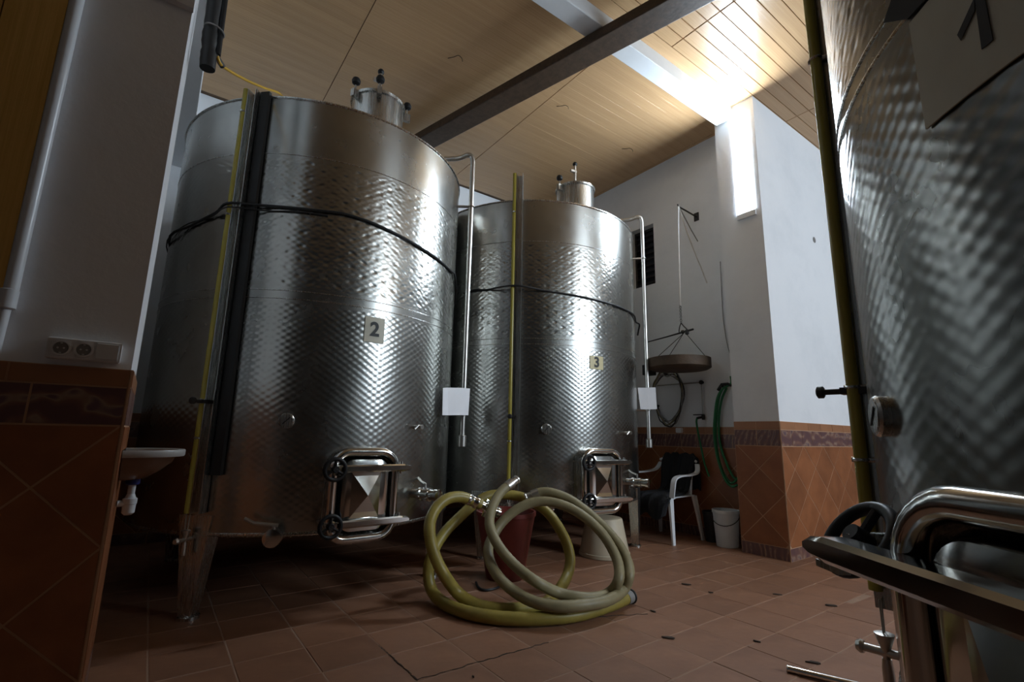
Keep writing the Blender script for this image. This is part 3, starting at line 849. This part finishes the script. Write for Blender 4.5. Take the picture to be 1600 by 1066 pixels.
def hose(name, label, P, r, mat, ends, rib=True):
    o = thing(name, label, 'hose')
    path = smooth_path(P, 7); n = len(path)
    rs = [r * (1 + (0.018 if i % 2 else -0.018) * (1 if rib else 0)) for i in range(n)]
    MB().tube(path, rs, 18).build('hose_body', mat, o, True)
    for e in ends:
        i, j = (0, 1) if e[0] == 'a' else (-1, -2)
        p = Vector(path[i]); d = (p - Vector(path[j])).normalized()
        if e[1] == 'coupling':
            c = MB().lathe([(r * 1.10, -.10), (r * 1.12, -.085), (r * 1.02, -.08), (r * 1.02, -.05), (r * 1.12, -.045), (r * 1.12, -.03)], 20, p, d).lathe([(r * .80, -.02), (r * .80, .03), (r * 1.12, .035), (r * 1.15, .06), (r * .9, .065), (r * .85, .11), (r * 1.05, .115), (r * 1.05, .135)], 20, p, d)
            c = c.build('coupling', 'polish', o, True)
            w = MB(); a = d.orthogonal().normalized(); b = d.cross(a)
            for k in range(3):
                q = 2 * pi * k / 3; w.obox(p + d * .048 + (a * cos(q) + b * sin(q)) * r * 1.3, d, (a * cos(q) + b * sin(q)), (-a * sin(q) + b * cos(q)), .010, .016, .008)
            w.build('coupling_lug', 'polish', c)
        elif e[1] == 'ferrule':
            MB().lathe([(r * 1.06, -.05), (r * 1.08, -.045), (r * 1.08, .0), (r * .82, .004), (r * .82, .035), (r * .95, .04), (r * .95, .05)], 20, p, d).build('ferrule', 'pipe_steel', o, True)
        else:
            MB().lathe([(r * 1.05, -.045), (r * 1.06, .004)], 20, p, d).build('hose_clamp', 'cable', o, True)
            MB().torus(p + d * .012, d, r * 1.08, .007, 24, 8).build('gasket', 'rubber', o, True)
    return o


hose('wine_hose', 'yellow hose coil standing on the tile floor with a steel coupling', YH, .0345, 'yellow_hose', (('a', 'coupling'), ('b', 'gasket')))
hose('wine_hose', 'beige ribbed hose coil lying over the front of the yellow hose coil', TH, .0310, 'tan_hose', (('a', 'ferrule'), ('b', 'ferrule')))
P = [(1.924, 3.008, .008), (1.879, 2.905, .008), (1.883, 2.84, .008), (1.938, 2.825, .008), (2.01, 2.85, .008), (2.055, 2.895, .008)]
tag(MB().tube(smooth_path(P, 6), .008, 8).build('cable', 'rubber', None, True), 'short black cable loop on the floor in front of the red tub', 'cable')

# ------------------------------------------------------------------ tubs and buckets


def tub(name, label, loc, prof, mat, rim=.006, cat='tub', group=None, handle=None):
    o = thing(name, label, cat, loc, 0, group)
    r0, r1, h, w = prof
    MB().lathe([(r0 * .2, .003), (r0, 0), (r1, h), (r1 + rim, h + .002), (r1 + rim, h - .02), (r1 + rim * .2, h - .022)] if False else
               [(.01, 0), (r0 - .004, 0), (r0, .004), (r1 * .985 + r0 * .015, h - .03), (r1 + rim, h - .028), (r1 + rim, h), (r1 - w, h), (r0 - w, w), (.01, w)], 40).build('body', mat, o, True)
    if handle:
        pts = [(r1 + .01) * Vector((cos(handle), sin(handle), 0)) * k + Vector((0, 0, h - .03 - d_)) for k, d_ in ()]
        a = Vector((cos(handle), sin(handle), 0)); b = Vector((-a.y, a.x, 0))
        path = [a * ((r1 + .012) * cos(q)) * 1.0 + b * (0) for q in ()]
        arc = []
        for i in range(15):
            q = pi * i / 14
            arc.append(b * ((r1 + .012) * cos(q)) + a * ((r1 + .012) * sin(q)) + Vector((0, 0, h - .035 - .10 * sin(q))))
        MB().tube(arc, .004, 6).build('handle', 'iron', o, True)
    return o


tub('tapered_tub', 'dark red plastic tub standing behind the hose coils', (2.18, 3.03, 0), (.135, .212, .455, .008), 'red_plastic')
o = thing('upturned_tub', 'cream plastic tub upside down under the manhole of tank 3', 'tub', (3.30, 3.12, 0))
MB().lathe([(.212, 0), (.218, .004), (.218, .03), (.210, .034), (.158, .30), (.150, .31), (.02, .31)], 40, cap0=False).build('body', 'cream_plastic', o, True)
tub('bucket', 'pale grey bucket on the floor beside the tiled pier', (4.575, 2.735, 0), (.098, .118, .335, .006), 'grey_bucket', cat='bucket', handle=radians(200))
tub('bucket', 'black bucket half hidden left of the pale grey bucket', (4.66, 2.935, 0), (.070, .086, .29, .005), 'rubber', cat='bucket')

# ------------------------------------------------------------------ white plastic armchair with a jacket over it
ch = thing('plastic_armchair', 'white plastic armchair by the back wall under a black jacket', 'chair', (4.38, 3.28, 0))
# local: chair faces -X
st = MB(); nu, nv = 8, 8; vs = []; fs = []
for lay in (0, 1):
    for i in range(nu + 1):
        for j in range(nv + 1):
            u = i / nu; v = j / nv * 2 - 1
            x = -.23 + .44 * u; y = v * (.235 - .03 * u)
            z = .435 - .02 * (1 - v * v) * (1 - abs(2 * u - 1)) - (.03 * max(0, .18 - u) / .18) - .012 * lay
            vs.append((x, y, z))
m = (nu + 1) * (nv + 1)
for i in range(nu):
    for j in range(nv):
        q = i * (nv + 1) + j
        fs += [(q, q + 1, q + nv + 2, q + nv + 1), (m + q, m + q + nv + 1, m + q + nv + 2, m + q + 1)]
bd = [j for j in range(nv + 1)] + [i * (nv + 1) + nv for i in range(1, nu + 1)] + [nu * (nv + 1) + j for j in range(nv - 1, -1, -1)] + [i * (nv + 1) for i in range(nu - 1, 0, -1)]
for k in range(len(bd)): a_, b_ = bd[k], bd[(k + 1) % len(bd)]; fs.append((a_, m + a_, m + b_, b_))
st.add(vs, fs).build('seat', 'white_plastic', ch, True)
bk = MB(); top = []
for k in range(9):
    q = k / 8 * 2 - 1; top.append((.215 + .055 - .03 * q * q, q * .225, .815 - .05 * q * q))
bk.tube(smooth_path(top, 3), .014, 8)
for k in range(7):
    q = (k - 3) / 3.6
    bk.obox((.232 - .02 * q * q, q * .2, .62), (0, 1, 0), (.15, 0, 1), (1, 0, -.15), .018, .185, .006)
bk.build('backrest', 'white_plastic', ch, True)
for s_ in (-1, 1):
    arm = [(.255, s_ * .225, .74), (.20, s_ * .255, .665), (.05, s_ * .275, .64), (-.12, s_ * .275, .635), (-.205, s_ * .27, .605), (-.225, s_ * .262, .52), (-.222, s_ * .245, .43)]
    path = smooth_path(arm, 5); mb = MB()
    vs = []; fs = []
    for i, p in enumerate(path):
        tn = (path[min(i + 1, len(path) - 1)] - path[max(i - 1, 0)]).normalized(); sd_ = Vector((0, 1, 0)); nn_ = tn.cross(sd_).normalized()
        for a_, b_ in ((-.026, -.007), (.026, -.007), (.026, .007), (-.026, .007)): vs.append(p + sd_ * a_ + nn_ * b_)
    for i in range(len(path) - 1):
        for k in range(4): j = (k + 1) % 4; fs.append((i * 4 + k, i * 4 + j, i * 4 + 4 + j, i * 4 + 4 + k))
    fs += [(3, 2, 1, 0), tuple((len(path) - 1) * 4 + k for k in range(4))]
    mb.add(vs, fs).build('armrest', 'white_plastic', ch, True)
    for x0, x1 in ((-.205, -.235), (.185, .245)):
        lg = MB(); y0, y1 = s_ * .215, s_ * .255
        vs = []
        for z, w, x, y in ((.43, .029, x0, y0), (.25, .023, x0 * .55 + x1 * .45, y0 * .55 + y1 * .45), (0, .018, x1, y1)):
            vs += [(x - w, y - w * .5, z), (x + w, y - w * .5, z), (x + w, y + w * .5, z), (x - w, y + w * .5, z)]
        fs = [(3, 2, 1, 0), (8, 9, 10, 11)]
        for q in (0, 4):
            for i in range(4): j = (i + 1) % 4; fs.append((q + i, q + j, q + 4 + j, q + 4 + i))
        lg.add(vs, fs).build('leg', 'white_plastic', ch)
# jacket draped over back and seat (world coordinates through the same local frame)
path = smooth_path([(.335, 0, .50), (.325, 0, .66), (.30, 0, .80), (.275, 0, .845), (.235, 0, .83), (.195, 0, .68), (.16, 0, .50), (.05, 0, .462), (-.12, 0, .457), (-.24, 0, .44), (-.275, 0, .36), (-.285, 0, .24)], 4)
vs = []; fs = []; ny = 16; rnd = random.Random(3)
for lay in (0, 1):
    for i, p in enumerate(path):
        f = i / (len(path) - 1)
        tn = (path[min(i + 1, len(path) - 1)] - path[max(i - 1, 0)]).normalized(); nn_ = Vector((tn.z, 0, -tn.x))
        hwid = .205 + .03 * sin(f * 9) - .05 * max(0, f - .6)
        for j in range(ny + 1):
            v = j / ny * 2 - 1
            w = .010 * sin(v * 11 + f * 7) + .007 * sin(v * 23 - f * 13)
            drop = (.05 if f < .5 else .0) * max(0, abs(v) - .75) * 4
            q = p - nn_ * (w + .004 + .020 * lay)
            vs.append((q.x, q.y + v * hwid + .012 * sin(f * 15 + v), q.z - drop + (0.03 * sin(v * 5 + 1) if f > .9 or f < .05 else 0)))
m = len(path) * (ny + 1)
for i in range(len(path) - 1):
    for j in range(ny):
        q = i * (ny + 1) + j; fs += [(q, q + 1, q + ny + 2, q + ny + 1), (m + q, m + q + ny + 1, m + q + ny + 2, m + q + 1)]
n_ = len(path)
bd = [j for j in range(ny + 1)] + [i * (ny + 1) + ny for i in range(1, n_)] + [(n_ - 1) * (ny + 1) + j for j in range(ny - 1, -1, -1)] + [i * (ny + 1) for i in range(n_ - 2, 0, -1)]
for k in range(len(bd)): a_, b_ = bd[k], bd[(k + 1) % len(bd)]; fs.append((a_, m + a_, m + b_, b_))
jk = MB().add(vs, fs).build('jacket', 'jacket', None, True, (4.38, 3.28, 0))
tag(jk, 'black jacket draped over the back and seat of the white armchair', 'jacket')

# ------------------------------------------------------------------ things on the back wall
hk = Vector((4.43, 2.99, 3.535))
o = thing('wall_bracket', 'thin grey iron bracket high on the back wall carrying the pale rope', 'bracket', (XB, 2.995, 3.52))
MB().tube([(0, 0, 0), (-.20, -.003, .012), (-.35, -.005, .018), (-.362, -.005, .045)], .009, 8).build('rod', 'iron', o, True)
MB().bbox(-.008, 0, -.03, .03, -.05, .05, .002).build('wall_plate', 'iron', o)
MB().tube([(-.33, -.004, .012), (-.12, -.002, -.20), (-.004, 0, -.30)], .006, 6).build('brace', 'cable', o, True)
o = thing('hanging_scale', 'old hanging steelyard scale with a round dark pan on the back wall', 'scale', (4.42, 3.0, 0))
O = Vector((4.42, 3.0, 0))
rp = smooth_path([hk - O + Vector((0, 0, .02)), (0.0, .0, 3.2), (.0, .012, 2.75), (0, .02, 2.40)], 6)
MB().tube(rp, .008, 8).build('rope', 'rope', o, True)
mb = MB()
for k in range(11):
    z = 2.40 - k * .018; mb.torus((0, .02, z), (1, .3, 0) if k % 2 else (0.1, 1, 0), .010, .0032, 12, 5)
mb.build('chain', 'iron', o, True)
MB().tube(smooth_path([(0, .02, 2.21), (0, .04, 2.17), (0, .05, 2.12), (0, .04, 2.10)], 4), .006, 6).tube(smooth_path([(0, .02, 2.21), (0, -.01, 2.17), (0, -.045, 2.13), (0, -.05, 2.105)], 4), .006, 6).build('yoke', 'iron', o, True)
MB().tube([(0, .47, 2.066), (0, .2, 2.088), (0, -.05, 2.112), (0, -.12, 2.118)], [.006, .008, .011, .011], 8).ball((0, .005, 2.11), .022, 10, 7).lathe([(.008, 0), (.02, .01), (.02, .05), (.008, .06)], 12, (0, -.045, 2.07)).build('steelyard', 'iron', o, True)
pc = Vector((0, .07, 1.70)); Rp = .32
for a in (70, 115, 285):
    e = Vector((cos(radians(a)), sin(radians(a)), 0)) * (Rp - .01)
    MB().tube([(0, -.03 if a == 285 else 0.0, 2.09), pc + e + Vector((0, 0, .085))], .0035, 6).build('pan_wire', 'iron', o, True)
MB().lathe([(.10, 0), (Rp - .03, .012), (Rp, .03), (Rp, .125), (Rp - .02, .128), (Rp - .03, .03), (.10, .02)], 40, pc).build('pan', 'pan_wood', o, True)
MB().obox(pc + Vector((-.08, .325, .03)), (0, 1, 0), (0, 0, 1), (1, 0, 0), .045, .055, .06).build('pan_cloth', 'rubber', o)
tag(MB().tube(smooth_path([hk + Vector((.0, -.004, .0)), (4.55, 2.96, 3.2), (4.70, 2.92, 2.85), (4.774, 2.91, 2.70)], 6), .007, 8).build('cord', 'rope', None, True), 'pale cord slanting from the bracket hook down to the back wall', 'cord')
tag(MB().tube(smooth_path([(4.768, 2.735, 2.9), (4.77, 2.745, 2.45), (4.77, 2.745, 2.25), (4.768, 2.72, 2.0), (4.768, 2.69, 1.86)], 5), .0035, 6).build('cord', 'cable', None, True), 'thin grey cord hanging on the back wall near the pier edge', 'cord')
# coiled cables under the pan
o = thing('cable_coil', 'coil of grey cables hanging on the back wall below the pan', 'cable coil', (4.72, 3.44, 0))
for k in range(7):
    r = random.Random(40 + k); pts = []
    for i in range(24):
        q = 2 * pi * i / 24; ww = .19 + .012 * r.uniform(-1, 1); hh_ = .26 + .018 * r.uniform(-1, 1)
        pts.append((r.uniform(-.004, .004) + (k % 3 - 1) * .013, ww * cos(q) + .02 * sin(2 * q), 1.45 - (hh_ + .012 * k) * -sin(q) + .0))
    MB().tube(smooth_path(pts, 3, True), .0065, 6, True).build('cable_loop', ('cable', 'cable', 'rubber', 'brass')[k % 4] if k != 3 else 'tan_hose', o, True)
MB().cyl((.055, 0, 1.72), (-.05, 0, 1.725), .012, 10).torus((-.012, 0.16, 1.36), (0, .3, 1), .03, .010, 16, 6).build('hook', 'iron', o, True)
o = thing('wall_faucet', 'thin water pipe and tap on the back wall beside the cable coil', 'faucet', (4.75, 3.03, 0))
MB().tube([(0, .58, 1.606), (0, .02, 1.602), (0, .0, 1.59), (0, .0, 1.25)], .0075, 8).build('pipe', 'pipe_steel', o, True)
MB().ball((-.005, 0, 1.602), .024, 12, 8).cyl((.03, 0, 1.602), (-.01, 0, 1.602), .014, 8).build('elbow', 'iron', o, True)
MB().lathe([(.014, 0), (.018, .02), (.018, .05), (.012, .06)], 12, (0, 0, 1.20)).cyl((0, 0, 1.23), (-.07, .03, 1.215), .012, 10).obox((-.0, .06, 1.255), (0, 1, 0), (1, 0, 0), (0, 0, 1), .055, .009, .005).build('tap', 'iron', o, True)
MB().tube(smooth_path([(-.068, .03, 1.215), (-.075, .035, 1.17), (-.06, .03, 1.05), (-.05, .01, .90), (-.05, -.02, .74), (-.045, -.06, .62)], 6), .010, 8).build('outlet_hose', 'green_hose', o, True)
o = thing('garden_hose', 'green garden hose hung in loops on the back wall next to the pier', 'hose', (4.70, 2.74, 0))
MB().tube(smooth_path([(0.0, -0.078, 1.633), (0.0, -0.073, 1.555), (0.0, 0.013, 1.515), (0.0, 0.083, 1.42), (0.0, 0.124, 1.237), (0.0, 0.144, 1.041), (0.0, 0.123, 0.817), (0.0, 0.066, 0.632), (0.0, -0.003, 0.546), (0.0, -0.07, 0.564)], 6), .012, 10).build('hose_loop', 'green_hose', o, True)
MB().tube(smooth_path([(0.02, 0.012, 1.535), (0.02, 0.075, 1.433), (0.02, 0.117, 1.237), (0.02, 0.141, 0.977), (0.02, 0.101, 0.723), (0.02, 0.008, 0.575), (0.02, -0.082, 0.644)], 6), .012, 10).build('hose_loop', 'green_hose', o, True)
MB().tube(smooth_path([(0.04, -0.001, 1.521), (0.04, 0.063, 1.399), (0.04, 0.105, 1.204), (0.04, 0.112, 0.977), (0.04, 0.062, 0.789), (0.04, -0.009, 0.638), (0.04, -0.079, 0.601)], 6), .012, 10).build('hose_loop', 'green_hose', o, True)
MB().cyl((.075, .02, 1.53), (-.03, .02, 1.535), .010, 10).tube([(-.0, .07, 1.50), (-.01, .02, 1.555), (0, -.04, 1.555), (0, -.075, 1.54)], .016, 10).build('hose_hook', 'rubber', o, True)
tag(MB().bbox(4.735, XB, 3.30, 3.37, 1.06, 1.115, .006).build('junction_box', 'white_plastic'), 'small white junction box on the back wall at the dado top', 'junction box')
# hole in the side wall
tag(MB().lathe([(.028, 0), (.034, .004), (.026, .006)], 20, (5.594, PY0 + .001, 3.163), (0, -1, 0)).build('wall_plug', 'cable', None, True), 'small grey round plug high on the bright side wall', 'plug')

# ------------------------------------------------------------------ things on the left column
o = thing('socket_strip', 'white double wall socket strip on the left column above the tiles', 'socket', (-.2185, CY0, 1.260))
MB().bbox(-.0985, .0985, -.036, 0, -.036, .036, .004).build('housing', 'socket', o)
for u in (-.062, -.003):
    s = MB().lathe([(.0265, .036), (.0265, .041), (.0205, .0412), (.0195, .026), (.002, .0262)], 24, (u, 0, 0), (0, -1, 0)).build('socket_outlet', 'socket', o, True)
    MB().lathe([(.0193, .0365), (.0193, .0385), (.001, .0385)], 20, (u, 0, 0), (0, -1, 0)).build('socket_well', 'cable', s, True)
    MB().cyl((u - .008, -.0375, 0), (u - .008, -.0395, 0), .003, 8).cyl((u + .008, -.0375, 0), (u + .008, -.0395, 0), .003, 8).obox((u, -.039, .0165), (1, 0, 0), (0, 1, 0), (0, 0, 1), .003, .002, .002).obox((u, -.039, -.0165), (1, 0, 0), (0, 1, 0), (0, 0, 1), .003, .002, .002).build('contact', 'socket', s)
MB().bbox(.030, .090, -.040, -.036, -.028, .028, .002).build('blank_cover', 'socket', o)

o = thing('wall_pipe', 'white plastic pipe running up the left column beside the wooden boards', 'pipe', (-.432, CY0 - .026, 0))
MB().cyl((0, 0, 1.40), (.004, 0, 2.74), .0215, 20).build('upper_pipe', 'pvc', o, True)
MB().cyl((-.008, 0, 1.21), (-.004, 0, 1.39), .0175, 20).build('lower_pipe', 'pvc', o, True)
MB().lathe([(.022, 1.372), (.0265, 1.375), (.0265, 1.435), (.022, 1.438)], 20, (-.003, 0, 0)).build('coupling', 'pvc', o, True)
o = thing('board_panel', 'honey coloured wooden boards on the left wall behind the white pipe', 'wooden panel', (-1.40, CY0 - .012, 1.30))
for k in range(6):
    w = .155; MB().bbox(.955 - (k + 1) * w + .002, .955 - k * w - .002, -.030, -.004, 0, 1.42, .003).build('board', 'panel_wood', o)
MB().box(.03, .95, -.004, 0, .01, 1.41).build('backing', 'dark_wood', o)

# wash basin on the side face of the column
X0 = CX + .012
o = thing('wash_basin', 'small wash basin seen edge on, on the side of the left column', 'basin', (X0, 2.52, 0))


def basin_ring(k, z, inset=0.0):
    pts = []
    for i in range(25):
        q = -pi / 2 + pi * i / 24
        pts.append((max(0, (.205 * k - inset) * cos(q) ** .8 if cos(q) > 1e-6 else 0), (.165 * k - inset) * sin(q), z))
    return pts


mb = MB(); rings = [basin_ring(.985, .887), basin_ring(1, .892), basin_ring(1, .910), basin_ring(.985, .914), basin_ring(.88, .912), basin_ring(.80, .87), basin_ring(.45, .81)]
N = 25; vs = [p for r in rings for p in r]; fs = []
for q in range(len(rings) - 1):
    for i in range(N): j = (i + 1) % N; fs.append((q * N + i, q * N + j, q * N + N + j, q * N + N + i))
fs.append(tuple((len(rings) - 1) * N + i for i in range(N)))
mb.add(vs, fs).build('rim', 'ceramic', o, True)
mb = MB(); rings = [basin_ring(.84, .889), basin_ring(.80, .865), basin_ring(.62, .83), basin_ring(.40, .80), basin_ring(.2, .795)]
vs = [p for r in rings for p in r]; fs = []
for q in range(len(rings) - 1):
    for i in range(N): j = (i + 1) % N; fs.append((q * N + i, q * N + j, q * N + N + j, q * N + N + i))
fs.append(tuple((len(rings) - 1) * N + i for i in range(N))); fs.append(tuple(reversed(range(N))))
mb.add(vs, fs).build('bowl', 'copper_bowl', o, True)
sx = .043
tr_ = MB().lathe([(.012, .735), (.013, .79)], 16, (sx, 0, 0)).lathe([(.012, .66), (.021, .668), (.022, .70), (.024, .702), (.024, .722), (.018, .726), (.013, .74)], 18, (sx, 0, 0)).cyl((sx, 0, .705), (sx - .04, -.01, .705), .012, 12).build('siphon', 'pvc', o, True)
MB().lathe([(.020, .775), (.024, .780), (.024, .800), (.018, .805)], 16, (sx, 0, 0)).build('siphon_nut', 'blue_plastic', tr_, True)

# black insulated bundle hanging in front of the recess, orange cable to tank 2
o = thing('insulated_bundle', 'black insulated pipe bundle hanging at the top of the left column', 'pipe bundle', (-.02, 2.60, 0))
rs = random.Random(5)
pth = smooth_path([(.018, 0, 2.745), (.012, 0, 2.85), (.006, .002, 3.0), (.004, 0, 3.3), (.0, .0, 3.8), (0, 0, HC - .006)], 6)
MB().tube(pth, [.033 + .003 * rs.uniform(-1, 1) for _ in pth], 14).build('insulation', 'rubber', o, True)
MB().tube(smooth_path([(.05, 0, 2.84), (.048, 0, 2.93), (.045, 0, 3.1), (.04, 0, 3.5), (.035, 0, HC - .006)], 5), .015, 10).build('side_pipe', 'black', o, True)
MB().torus((.022, 0, 2.965), (0.15, 0, 1), .044, .004, 20, 6).build('tie_band', 'cable', o, True)
P = [(.03, 2.60, 2.835), (.06, 2.65, 2.825), (.18, 2.93, 2.99), (.31, 3.22, 3.18), (.44, 3.50, 3.37), (.56, 3.72, 3.44), (.62, 3.86, 3.39), (.66, 3.93, 3.325)]
o = thing('extension_cable', 'orange cable running from the black bundle to the top of tank 2', 'cable')
MB().tube(smooth_path(P, 7), .0075, 8).build('cable_body', 'orange_cable', o, True)
MB().cyl((.018, 2.60, 2.842), (.06, 2.65, 2.822), .014, 12).build('plug', 'rubber', o, True)

# ------------------------------------------------------------------ floor oddments
o = thing('steel_rod', 'bright steel rod lying on the floor at the lower right, under tank 1', 'rod', (2.395, 1.185, .015))
MB().tube([(0, 0, 0), (.16, -.42, 0), (.30, -.80, 0)], .0145, 14).build('tube_body', 'polish', o, True)
MB().torus((0, 0, 0), (.16, -.42, 0), .0120, .003, 16, 6).build('rod_end', 'pipe_steel', o, True)
SCRAP = ['dark dry scrap right of the hose coils, nearer the chair', 'dark dry scrap just right of the one nearest the hose coils', 'dark dry scrap in front of the tiled pier, below its left face',
         'large curled dark scrap below the bar of tank 1', 'dark dry scrap in the middle of the lower right floor', 'dark dry scrap just above the steel rod',
         'dark dry scrap close to the foot of the tiled pier', 'tiny dark scrap at the lower edge below the hose coils', 'dark dry scrap right of the black gasket end of the yellow hose', 'dark dry scrap on the cracked joint right of the hoses']
JUNK = [(3.147, 2.21, .045), (3.128, 2.008, .03), (3.468, 1.746, .04), (3.538, 1.455, .07), (2.602, 1.425, .03), (2.586, 1.16, .045), (4.393, 1.752, .03), (1.222, 1.911, .014), (2.51, 1.991, .03), (2.262, 1.704, .05)]
for k, (x, y, s_) in enumerate(JUNK):
    r = random.Random(k); n = 7
    poly = []
    for i in range(n):
        q = 2 * pi * i / n; poly.append((s_ * .6 * (1 + .4 * r.uniform(-1, 1)) * cos(q), s_ * .22 * (1 + .4 * r.uniform(-1, 1)) * sin(q)))
    a = radians(-60 + r.uniform(-25, 25))
    lf = MB().prism(poly, (0, 0, 0), (cos(a), sin(a), 0), (-sin(a), cos(a), 0), (0, 0, .006)).build('leaf_scrap', 'debris', None, False, (x, y, .001))
    tag(lf, SCRAP[k], 'scrap', 'dark scraps on the floor')
# cracked joints in the floor
ck = MB(); r = random.Random(9)
for (x0, y0, x1, y1) in ((1.017, 2.02, 1.72, 2.008), (1.75, 2.31, 2.45, 1.99), (1.02, 2.02, 1.012, 2.42)):
    n = 26; pts = []
    for i in range(n + 1):
        f = i / n; pts.append((x0 + (x1 - x0) * f + r.uniform(-.004, .004), y0 + (y1 - y0) * f + r.uniform(-.006, .006), -.0002))
    for p, q in zip(pts, pts[1:]):
        w = r.uniform(.0008, .0028); d_ = (Vector(q) - Vector(p)).normalized(); s2 = Vector((-d_.y, d_.x, 0)) * w
        P_ = Vector(p); Q_ = Vector(q); up_ = Vector((0, 0, .0024))
        ck.add([P_ - s2, P_ + s2, Q_ + s2, Q_ - s2, P_ - s2 + up_, P_ + s2 + up_, Q_ + s2 + up_, Q_ - s2 + up_], [(3, 2, 1, 0), (4, 5, 6, 7), (0, 1, 5, 4), (1, 2, 6, 5), (2, 3, 7, 6), (3, 0, 4, 7)])
o = ck.build('broken_grout', 'debris', floor); o['kind'] = 'stuff'
# old cobweb strands on the ceiling
for (x, y, k, lab) in ((1.78, 3.44, 1.0, 'thin brown cobweb strand on the ceiling above the hatch of tank 2'), (3.02, 3.35, .8, 'thin brown cobweb strand on the ceiling beside the plank joint under the timber'), (4.15, 3.45, .8, 'thin brown cobweb strand on the ceiling near the back wall')):
    pts = [(0, .11 * k, 0), (.03 * k, .05 * k, -.012), (.05 * k, 0, -.02), (.075 * k, -.02, -.05 * k), (.08 * k, -.025, -.085 * k)]
    tag(MB().tube(smooth_path(pts, 4), .003, 5).build('cobweb_strand', 'debris', None, True, (x, y, HC - .006)), lab, 'cobweb', 'cobweb strands on the ceiling')
